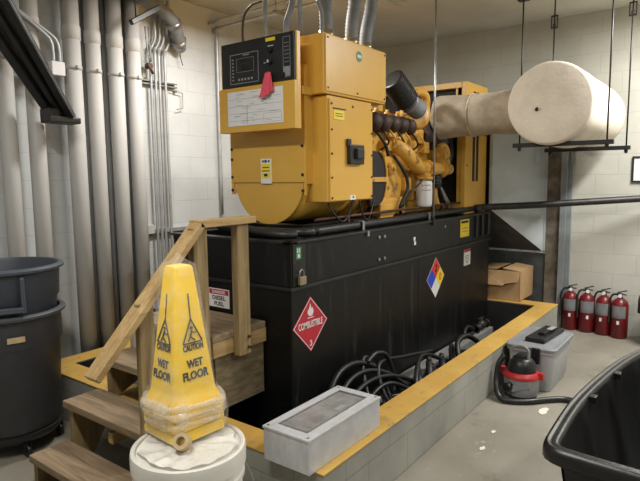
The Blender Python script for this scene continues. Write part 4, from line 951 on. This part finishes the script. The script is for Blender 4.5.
for (z, h, r) in ((LZ+0.148, 0.119, 0.015), (LZ+0.112, 0.122, 0.021), (LZ+0.076, 0.120, 0.013)):
    pts = []
    for p in sq_ring(h, 0, 0.55, 6):
        q = Matrix.Rotation(CR, 3, 'Z') @ Vector((p[0], p[1], 0)); q += Vector((CX, CY, z+0.014*noise.noise(q*9+Vector((0, 0, z*40)))))
        rad = Vector((q.x-CX, q.y-CY, 0)); q += rad.normalized()*(0.006+noise.noise(q*20)*0.02)
        pts.append(q)
    tr_.tube(pts, r, 12, 3, closed=True, rfun=lambda t_: r*(1+0.35*math.sin(t_*41)))
tag(obj('plastic_wrap_bundle', tr_, 'film_thick'), 'bunched clear plastic rolls squeezed around the cone bases', 'plastic wrap')
tp = B(); ax = Vector((-0.62, -0.35, 0.55)).normalized(); c = Vector((1.266, 1.605, LZ+0.035))
tp.lathe([(0.017, -0.022), (0.031, -0.022), (0.031, 0.022), (0.017, 0.022), (0.017, -0.022)], c, 32, axis=ax)
tag(obj('tape_roll', tp, 'tape', sharp=30), 'small tan roll of tape tipped over on the pail lid', 'tape roll')

# ================================================================== STEEL BOX ON THE CURB CORNER
eb_ = thing('steel_enclosure', 'silver metal box with a clear window lid on the curb corner', 'metal box', (2.06, 1.53, 0.32))
x0, x1, y0, y1, z0, z1 = 1.765, 2.365, 1.395, 1.665, 0.321, 0.482
obj('box_body', B().box((x0+0.004, y0+0.004, z0), (x1-0.004, y1-0.004, z1-0.012), 0.003), 'alu', eb_)
ld = B()
ld.box((x0, y0, z1-0.012), (x1, y0+0.055, z1), 0.002).box((x0, y1-0.055, z1-0.012), (x1, y1, z1), 0.002).box((x0, y0+0.055, z1-0.012), (x0+0.06, y1-0.055, z1), 0.002).box((x1-0.06, y0+0.055, z1-0.012), (x1, y1-0.055, z1), 0.002)
lid = obj('lid_frame', ld, 'alu', eb_)
obj('window', B().box((x0+0.058, y0+0.053, z1-0.010), (x1-0.058, y1-0.053, z1-0.003)), 'window_dark', eb_)['label'] = 'scuffed grey clear window'
wd = B().box((x0+0.055, y0+0.05, z1-0.006), (x1-0.055, y0+0.058, z1+0.003)).box((x0+0.055, y1-0.058, z1-0.006), (x1-0.055, y1-0.05, z1+0.003)).box((x0+0.055, y0+0.058, z1-0.006), (x0+0.063, y1-0.058, z1+0.003)).box((x1-0.063, y0+0.058, z1-0.006), (x1-0.055, y1-0.058, z1+0.003))
obj('gasket', wd, 'galv', eb_)
obj('print_plate', B().box((2.10, 1.475, z1-0.002), (2.17, 1.505, z1-0.001)), 'grey_print', eb_)
for (x, y) in ((x0+0.02, y0+0.02), (x1-0.02, y0+0.02), (x0+0.02, y1-0.02), (x1-0.02, y1-0.02)):
    obj('screw', B().cyl((x, y, z1), (x, y, z1+0.003), 0.006, seg=8), 'galv', eb_)

# ================================================================== CABLES IN THE PIT
sc1 = tag(obj('steel_channel', B().box((3.55, 1.875, 0), (5.38, 1.985, 0.095), 0.004), 'channel'), 'grey steel channel lying on the pit floor against the tank', 'channel')
cl = [
 ([(2.40, 1.75, 0.03), (2.44, 1.80, 0.22), (2.62, 1.86, 0.40), (2.88, 1.88, 0.42), (3.12, 1.84, 0.30), (3.22, 1.78, 0.05)], 0.017, 'black cable forming the outermost arch of the coil by the silver box'),
 ([(2.46, 1.72, 0.03), (2.50, 1.76, 0.20), (2.66, 1.82, 0.34), (2.92, 1.84, 0.36), (3.20, 1.80, 0.26), (3.42, 1.70, 0.04)], 0.016, 'black cable forming the second arch of the coil by the silver box'),
 ([(2.52, 1.68, 0.03), (2.56, 1.72, 0.18), (2.72, 1.78, 0.29), (3.0, 1.80, 0.30), (3.3, 1.78, 0.22), (3.62, 1.72, 0.04)], 0.016, 'black cable forming the third arch of the coil by the silver box'),
 ([(2.60, 1.64, 0.03), (2.68, 1.70, 0.16), (2.90, 1.76, 0.24), (3.12, 1.74, 0.24), (3.4, 1.66, 0.06)], 0.015, 'black cable forming the lowest arch of the coil by the silver box'),
 ([(2.70, 1.60, 0.30), (2.82, 1.74, 0.20), (2.95, 1.88, 0.38), (3.05, 1.90, 0.40), (3.15, 1.84, 0.22), (3.12, 1.72, 0.04)], 0.016, 'black cable looping up against the tank beside the coil'),
 ([(2.98, 1.86, 0.40), (3.10, 1.86, 0.43), (3.22, 1.84, 0.36), (3.30, 1.78, 0.05)], 0.016, 'black cable with a short hump right of the coil top'),
 ([(3.05, 1.62, 0.03), (3.0, 1.74, 0.20), (3.10, 1.84, 0.36), (3.5, 1.86, 0.30), (3.9, 1.84, 0.24)], 0.014, 'black cable stretching right from the coil along the tank'),
 ([(3.2, 1.6, 0.03), (3.4, 1.72, 0.20), (3.7, 1.82, 0.26), (4.0, 1.78, 0.15), (4.2, 1.66, 0.03)], 0.017, 'black cable lying across the middle of the pit'),
 ([(4.02, 1.62, 0.03), (4.02, 1.66, 0.17), (4.12, 1.72, 0.27), (4.32, 1.72, 0.28), (4.50, 1.66, 0.16), (4.55, 1.60, 0.03)], 0.022, 'thick black cable loop standing up near the curb in mid pit'),
]
for p, r, lbl in cl: tag(obj('cable', B().tube(p, r, 12, 8), 'cable'), lbl, 'cable', 'cables in the pit')
for k in range(6):
    x = 2.55+k*0.30; dy = 0.03*(k % 3)
    tag(obj('cable', B().tube([(x, 1.60+dy, 0.03), (x+0.10, 1.70+dy, 0.10+0.02*(k % 2)), (x+0.30, 1.80, 0.12), (x+0.50, 1.74-dy, 0.09), (x+0.62, 1.62, 0.03)], 0.015, 10, 7), 'cable'), 'black cable lying low in the tangle on the pit floor', 'cable', 'low cables in the pit')
random.seed(21)
for k in range(7):
    x = 3.35+k*0.13; y = 1.70+0.05*random.random(); s = 0.05+0.02*random.random()
    tag(obj('cable_connector', B().cyl((x, y, 0.04+0.03*(k % 2)), (x+0.10, y+0.06, 0.12+0.05*(k % 3)), 0.030, 0.026, 12).cyl((x+0.10, y+0.06, 0.12+0.05*(k % 3)), (x+0.13, y+0.078, 0.14+0.05*(k % 3)), 0.020, seg=12), 'black_rubber'), 'black cable connector in the jumble on the pit floor', 'connector', 'cable connectors in the pit')
vl = thing('drain_valve', 'dark pipe valve on the far end of the steel channel', 'valve', (5.2, 1.93, 0.095))
obj('valve_body', B().cyl((5.05, 1.93, 0.135), (5.34, 1.93, 0.135), 0.03).sphere((5.19, 1.93, 0.15), 0.05).cyl((5.05, 1.93, 0.135), (5.08, 1.93, 0.135), 0.045, seg=8).cyl((5.31, 1.93, 0.135), (5.34, 1.93, 0.135), 0.045, seg=8), 'steel_dark', vl)
obj('valve_handle', B().cyl((5.19, 1.93, 0.19), (5.19, 1.93, 0.215), 0.018).box((5.12, 1.92, 0.21), (5.26, 1.94, 0.222), 0.003), 'steel_dark', vl)
tag(obj('black_hose', B().tube([(5.0, 1.93, 0.115), (4.85, 1.92, 0.13), (4.78, 1.93, 0.16), (4.9, 1.95, 0.19), (5.04, 1.94, 0.14)], 0.016, 10, 6), 'black_rubber'), 'short black hose curled beside the valve on the channel', 'hose')

# ================================================================== RIGHT SIDE
# tote
tt = thing('storage_tote', 'grey plastic storage tote with lid beside the curb', 'tote', (4.40, 1.16, 0), 0)
def rrect(hx, hy, r, z, cx, cy, n=5):
    pts = []
    for q in range(4):
        sx, sy = ((1, 1), (-1, 1), (-1, -1), (1, -1))[q]
        for k in range(n+1):
            a = q*PI/2+PI/2*k/n; pts.append((cx+sx*(hx-r)+r*math.cos(a), cy+sy*(hy-r)+r*math.sin(a), z))
    return pts
tx, ty = 4.40, 1.155; TH = 0.335
obj('tote_body', B().rings([rrect(0.235, 0.135, 0.04, 0.0, tx, ty), rrect(0.24, 0.14, 0.04, 0.01, tx, ty), rrect(0.278, 0.168, 0.05, TH-0.04, tx, ty), rrect(0.29, 0.178, 0.05, TH-0.038, tx, ty), rrect(0.29, 0.178, 0.05, TH-0.015, tx, ty), rrect(0.27, 0.16, 0.05, TH-0.015, tx, ty)], True, False), 'tote', tt, sharp=40)
obj('tote_lid', B().rings([rrect(0.285, 0.178, 0.05, TH-0.02, tx, ty), rrect(0.296, 0.186, 0.055, TH-0.018, tx, ty), rrect(0.296, 0.186, 0.055, TH, tx, ty), rrect(0.285, 0.175, 0.05, TH+0.008, tx, ty), rrect(0.25, 0.145, 0.04, TH+0.002, tx, ty), rrect(0.22, 0.12, 0.04, TH+0.012, tx, ty)], True, True), 'tote_lid', tt, sharp=40)
for y in (ty-0.05,):
    obj('latch', B().box((tx-0.32, y-0.03, TH-0.11), (tx-0.296, y+0.03, TH+0.008), 0.006), 'plastic_black', tt)
obj('latch', B().box((tx+0.296, ty-0.04, TH-0.09), (tx+0.318, ty+0.04, TH+0.006), 0.006), 'plastic_black', tt)
ch_ = thing('battery_charger', 'black flat charger case lying on the tote lid', 'charger', (4.42, 1.1, TH+0.012))
m_ = Matrix.Translation((4.43, 1.13, TH+0.032)) @ Matrix.Rotation(math.radians(-5), 4, 'Z')
t = B().box((-0.22, -0.075, -0.02), (0.22, 0.075, 0.014), 0.012); t.bm.transform(m_); obj('case', t, 'plastic_black', ch_)
t = B().box((-0.10, -0.03, 0.014), (0.15, 0.02, 0.034), 0.008); t.bm.transform(m_); obj('top_cover', t, 'plastic_black', ch_)
t = B().box((0.01, -0.045, 0.034), (0.13, -0.005, 0.037)); t.bm.transform(m_); o = obj('face_plate', t, 'grey_print', ch_); o['label'] = 'light grey plate'
# vacuum
vx, vy = 3.99, 1.17
vc = thing('shop_vacuum', 'small grey and red wet dry vacuum with black motor head', 'vacuum', (vx, vy, 0))
obj('drum', B().lathe([(0, 0.02), (0.10, 0.02), (0.115, 0.03), (0.125, 0.15), (0.122, 0.16), (0, 0.16)], (vx, vy, 0), 40), 'vac_grey', vc, sharp=40)
obj('collar', B().lathe([(0.118, 0.155), (0.131, 0.155), (0.132, 0.165), (0.128, 0.178), (0.11, 0.195), (0, 0.195)], (vx, vy, 0), 40).box((vx-0.02, vy-0.155, 0.15), (vx+0.02, vy-0.12, 0.20), 0.006).box((vx-0.02, vy+0.12, 0.15), (vx+0.02, vy+0.155, 0.20), 0.006), 'vac_red', vc, sharp=40)
obj('motor_head', B().lathe([(0.10, 0.19), (0.098, 0.23), (0.085, 0.27), (0.06, 0.295), (0, 0.30)], (vx, vy, 0), 36).box((vx-0.05, vy-0.04, 0.28), (vx+0.05, vy+0.04, 0.315), 0.012), 'plastic_black', vc, sharp=45)
obj('carry_handle', B().tube([(vx-0.03, vy+0.07, 0.27), (vx-0.03, vy+0.07, 0.34), (vx-0.03, vy+0.04, 0.375), (vx-0.03, vy-0.02, 0.38), (vx-0.03, vy-0.05, 0.35), (vx-0.03, vy-0.05, 0.29)], 0.010, 12, 5), 'vac_grey', vc)
dv = Vector((-vx, -vy, 0)).normalized(); sv = Vector((-dv.y, dv.x, 0))
pc_ = Vector((vx, vy, 0.095))+dv*0.115
obj('front_badge', bar(B(), pc_-sv*0.07-Zp*0.01, pc_+sv*0.05+Zp*0.03, 0.02, 0.045, Zp), 'tote_lid', vc)
pr = Vector((vx, vy, 0.10))+dv*0.10+sv*(-0.075)
obj('hose_port', B().cyl(pr, pr+dv*0.03-sv*0.03, 0.03), 'plastic_black', vc)
for k in range(4):
    a = k*PI/2+0.5; x, y = vx+0.10*math.cos(a), vy+0.10*math.sin(a)
    obj('caster', B().cyl((x-0.008, y, 0.016), (x+0.008, y, 0.016), 0.016, seg=14).box((x-0.012, y-0.01, 0.012), (x+0.012, y+0.01, 0.04)), 'plastic_black', vc)
hp = [(3.93, 1.28, 0.30), (3.90, 1.31, 0.24), (3.86, 1.31, 0.12), (3.80, 1.27, 0.04), (3.79, 1.20, 0.022), (3.86, 1.08, 0.022), (3.96, 0.99, 0.022), (4.04, 0.90, 0.022), (4.05, 0.82, 0.022), (4.02, 0.74, 0.022)]
tot = (len(hp)-1)*14
obj('vacuum_hose', B().tube(hp, 0.02, 14, 14, rfun=lambda t_: 0.020*(1+0.06*(1 if int(round(t_*tot)) % 2 else -1))), 'plastic_black', vc)['label'] = 'black ribbed hose lying on the floor'
# extinguishers
def extinguisher(label, x, y, rz, k):
    t = thing('fire_extinguisher', label, 'fire extinguisher', (x, y, 0), rz, 'fire extinguishers by the far wall')
    r = 0.076
    obj('cylinder', B().lathe([(0, 0.0), (r-0.008, 0), (r, 0.008), (r, 0.33), (r-0.012, 0.365), (r-0.04, 0.39), (0.022, 0.398), (0.02, 0.41), (0, 0.41)], (0, 0, 0), 28), 'red', t, world=False, sharp=45)
    lbm = B().lathe([(r+0.0005, 0.205), (r+0.0015, 0.21), (r+0.0015, 0.32), (r+0.0005, 0.325)], (0, 0, 0), 28)
    dl = [f for f in lbm.bm.faces if f.calc_center_median().x > -0.05]; bmesh.ops.delete(lbm.bm, geom=dl, context='FACES')
    obj('label_band', lbm, 'flex', t, world=False)
    obj('valve', B().cyl((0, 0, 0.40), (0, 0, 0.445), 0.018, seg=14).cyl((0, 0.0, 0.43), (0, 0.035, 0.43), 0.012, seg=10), 'steel_dark', t, world=False)
    hd = B(); bar(hd, (0, 0.03, 0.448), (0, -0.055, 0.475), 0.022, 0.009); bar(hd, (0, 0.03, 0.437), (0, -0.05, 0.432), 0.022, 0.009)
    obj('lever_handle', hd, 'steel_dark', t, world=False)
    obj('gauge', B().cyl((-0.018, 0, 0.42), (-0.032, 0, 0.42), 0.017, seg=16), 'paper', t, world=False)
    obj('discharge_hose', B().tube([(0, 0.03, 0.43), (0, 0.07, 0.42), (-0.01, 0.092, 0.36), (-0.02, 0.092, 0.25), (-0.03, 0.088, 0.14)], 0.010, 10, 5), 'black_rubber', t, world=False)
    obj('inspection_tag', B().box((-r-0.004, -0.012, 0.145), (-r-0.002, 0.010, 0.18)), 'paper', t, world=False)
    return t
extinguisher('red fire extinguisher standing closest to the grey door post', 6.105, 1.315, 0.1, 0)
extinguisher('red fire extinguisher, second from the grey door post', 6.09, 1.155, 0.25, 1)
extinguisher('red fire extinguisher, third from the grey door post', 6.075, 0.995, -0.2, 2)
extinguisher('red fire extinguisher at the end of the row nearest the black bin', 6.03, 0.845, -0.05, 3)
# black bin at the frame edge
bn = thing('trash_bin', 'black plastic bin with a ragged black liner by the far wall', 'bin', (5.92, 0.50, 0))
obj('bin_body', B().lathe([(0, 0), (0.15, 0), (0.155, 0.01), (0.185, 0.42), (0.175, 0.42), (0, 0.40)], (5.92, 0.475, 0), 36), 'plastic_black', bn, sharp=40)
t = B(); R_ = []
for (r, z) in ((0.15, 0.38), (0.17, 0.44), (0.195, 0.45), (0.205, 0.41), (0.20, 0.34), (0.197, 0.30)):
    R_.append([(5.92+(r+0.022*noise.noise(Vector((math.cos(a)*3, math.sin(a)*3, z*8))))*math.cos(a), 0.475+(r+0.022*noise.noise(Vector((math.cos(a)*3, math.sin(a)*3, z*8))))*math.sin(a), z+0.035*noise.noise(Vector((math.cos(a)*4, math.sin(a)*4, z*3)))) for a in [2*PI*k/48 for k in range(48)]])
t.rings(R_); obj('liner', t, 'black_rubber', bn)
# picture frame
pf = thing('wall_frame', 'small black framed white notice on the far wall', 'framed notice', (WX-0.02, 0.69, 1.53))
obj('frame_border', B().box((WX-0.02, 0.56, 1.525), (WX, 0.825, 1.54)).box((WX-0.02, 0.56, 1.76), (WX, 0.825, 1.775)).box((WX-0.02, 0.81, 1.54), (WX, 0.825, 1.76)).box((WX-0.02, 0.56, 1.54), (WX, 0.575, 1.76)), 'black_metal', pf)
obj('notice', B().box((WX-0.01, 0.575, 1.54), (WX, 0.81, 1.76)), 'paper', pf)
# cardboard box
cbx = thing('cardboard_box', 'open brown cardboard box on the far end of the curb', 'box', (5.8, 1.87, 0.32))
bz = 0.322
c_ = B(); X0, X1, Y0, Y1, Z1 = 5.64, 6.09, 1.70, 2.14, 0.63
for a, b_ in (((X0, Y0, bz), (X0+0.005, Y1, Z1)), ((X1-0.005, Y0, bz), (X1, Y1, Z1)), ((X0, Y0, bz), (X1, Y0+0.005, Z1)), ((X0, Y1-0.005, bz), (X1, Y1, Z1)), ((X0, Y0, bz), (X1, Y1, bz+0.005))): c_.box(a, b_)
obj('carton', c_, 'card', cbx)
fp_ = B(); bar(fp_, (X0-0.0, (Y0+Y1)/2+0.13, Z1), (X0-0.0, (Y0+Y1)/2+0.13, Z1), 1, 1) if False else None
quad(fp_, [(X0, Y0, Z1), (X0, Y1, Z1), (X0-0.05, Y1-0.01, Z1-0.15), (X0-0.05, Y0+0.16, Z1-0.15), (X0-0.04, Y0+0.14, Z1-0.13), (X0-0.03, Y0+0.01, Z1-0.10)], 0.004)
obj('flap', fp_, 'card', cbx)
fp2 = B(); quad(fp2, [(X0, Y0, Z1), (X1, Y0, Z1), (X1, Y0+0.18, Z1+0.02), (X0, Y0+0.18, Z1+0.02)], 0.004); obj('flap', fp2, 'card', cbx)
fp3 = B(); quad(fp3, [(X0, Y1, Z1), (X1, Y1, Z1), (X1, Y1-0.2, Z1+0.01), (X0, Y1-0.2, Z1+0.01)], -0.004); obj('flap', fp3, 'card', cbx)
obj('tape_label', B().box((X0-0.003, 1.855, 0.50), (X0-0.0005, 1.90, 0.60)), 'paper', cbx)
# floor scraps
for i, (x, y, s, lbl) in enumerate(((3.80, 0.965, 0.045, 'torn white paper scrap on the floor in front of the vacuum hose'), (3.30, 1.13, 0.018, 'tiny white paper scrap on the floor midway along the curb'), (3.05, 1.11, 0.020, 'tiny white paper scrap on the floor nearest the curb corner'))):
    t = B(); random.seed(i)
    pts = [(x+s*(0.7+0.6*random.random())*math.cos(a)*1.3, y+s*(0.4+0.5*random.random())*math.sin(a), 0.001) for a in [2*PI*k/9 for k in range(9)]]
    t.prism(pts, (0, 0, 0.004)); tag(obj('paper_scrap', t, 'scrap'), lbl, 'scrap')

# ================================================================== BLACK TUB
tub = thing('stock_tub', 'large black plastic tub with rolled rim in the right foreground', 'tub', (2.9, -0.1, 0))
ctrl = [(1.845, 0.44), (1.865, 0.475), (1.90, 0.484), (2.31, 0.492), (2.73, 0.458), (3.10, 0.40), (3.40, 0.30), (3.62, 0.14), (3.72, -0.08), (3.64, -0.34), (3.40, -0.54), (3.05, -0.66), (2.6, -0.72), (2.2, -0.74), (1.90, -0.73), (1.85, -0.72), (1.825, -0.68), (1.815, -0.4), (1.82, 0.0)]
n = len(ctrl); OUT = []
for i in range(n):
    p0_, p1_, p2_, p3_ = [Vector(ctrl[(i+j) % n]) for j in (-1, 0, 1, 2)]
    d = (p2_-p1_).length; mseg = max(1, int(d/0.03))
    for k in range(mseg):
        t = k/mseg
        if d < 0.09: OUT.append(p1_.lerp(p2_, t))
        else:
            m1 = (p2_-p0_).normalized()*d*0.9; m2 = (p3_-p1_).normalized()*d*0.9
            h00 = 2*t**3-3*t**2+1; h10 = t**3-2*t**2+t; h01 = -2*t**3+3*t**2; h11 = t**3-t**2
            OUT.append(p1_*h00+m1*h10+p2_*h01+m2*h11)
N = len(OUT)
for _ in range(2): OUT = [(OUT[i-1]+OUT[i]*2+OUT[(i+1) % N])/4 for i in range(N)]
cen = sum(OUT, Vector((0, 0)))/N
nor = []
for i in range(N):
    tg = (OUT[(i+1) % N]-OUT[i-1]).normalized(); nn = Vector((-tg.y, tg.x))
    if nn.dot(OUT[i]-cen) < 0: nn = -nn
    nor.append(nn)
def ring(off, z, rib=0.0):
    r = []
    for i in range(N):
        m_ = rib*max(0, math.sin(i*2*PI/N*14))**6 if rib else 0
        p = OUT[i]+nor[i]*(-off-m_)
        r.append((p.x, p.y, z))
    return r
RZ = 0.70
tbw = [ring(0.16, 0.10), ring(0.14, 0.11), ring(0.055, RZ-0.06, 0.0), ring(0.05, RZ-0.055), ring(0.012, RZ-0.058), ring(0.0, RZ-0.05), ring(0.0, RZ-0.022), ring(0.004, RZ-0.008), ring(0.014, RZ), ring(0.022, RZ-0.004), ring(0.030, RZ-0.004), ring(0.040, RZ), ring(0.052, RZ-0.006), ring(0.058, RZ-0.02), ring(0.066, RZ-0.10, 0.02), ring(0.15, 0.16, 0.035), ring(0.19, 0.135)]
obj('tub_body', B().rings(tbw, True, True), 'tub', tub, sharp=60)
for (i0) in (4, 8):
    x = 2.42 if i0 == 4 else 2.80
    p = min(range(N), key=lambda i: (OUT[i]-Vector((x, 0.45))).length); q = OUT[p]-nor[p]*0.062
    obj('rim_clip', B().box((q.x-0.02, q.y-0.018, RZ-0.03), (q.x+0.02, q.y+0.01, RZ-0.002), 0.004), 'tub', tub)
obj('base_skid', B().box((2.1, -0.45, 0), (3.3, -0.38, 0.10)).box((2.1, 0.10, 0), (3.3, 0.17, 0.10)), 'plastic_black', tub)

# small white pail behind the stairs
wpail = thing('white_drum', 'narrow white drum with black tubing in the pit behind the handrail', 'drum', (2.22, 3.12, 0.004))
obj('drum_body', B().lathe([(0, 0.004), (0.105, 0.004), (0.11, 0.02), (0.11, 0.62), (0.115, 0.63), (0.115, 0.66), (0.10, 0.68), (0, 0.685)], (2.22, 3.14, 0.0), 32), 'bucket', wpail, sharp=40)
obj('tubing', B().tube([(2.22, 3.12, 0.68), (2.23, 3.08, 0.73), (2.27, 3.01, 0.70), (2.29, 2.99, 0.55), (2.29, 2.99, 0.3)], 0.012, 8, 6), 'black_rubber', wpail)

# two ceiling lamps, then two added fill lights with made-up housings (their own light is set at the top of the script)
for i, (l, sx, sy, pw) in enumerate(LAMPS):
    c = thing('ceiling_or_fill_light', ['long white ceiling light fixture above the stairs end of the generator', 'long white ceiling light fixture right of the muffler', 'long white housing of an added fill light behind the camera, unseen', 'long white housing of an added fill light above the open floor on the right, unseen'][i], 'light', (l[0], l[1], CZ), 0, 'ceiling light fixtures')
    obj('housing', B().box((l[0]-sx/2-0.03, l[1]-sy/2-0.03, l[2]+0.015), (l[0]+sx/2+0.03, l[1]+sy/2+0.03, CZ), 0.01), 'paper', c)
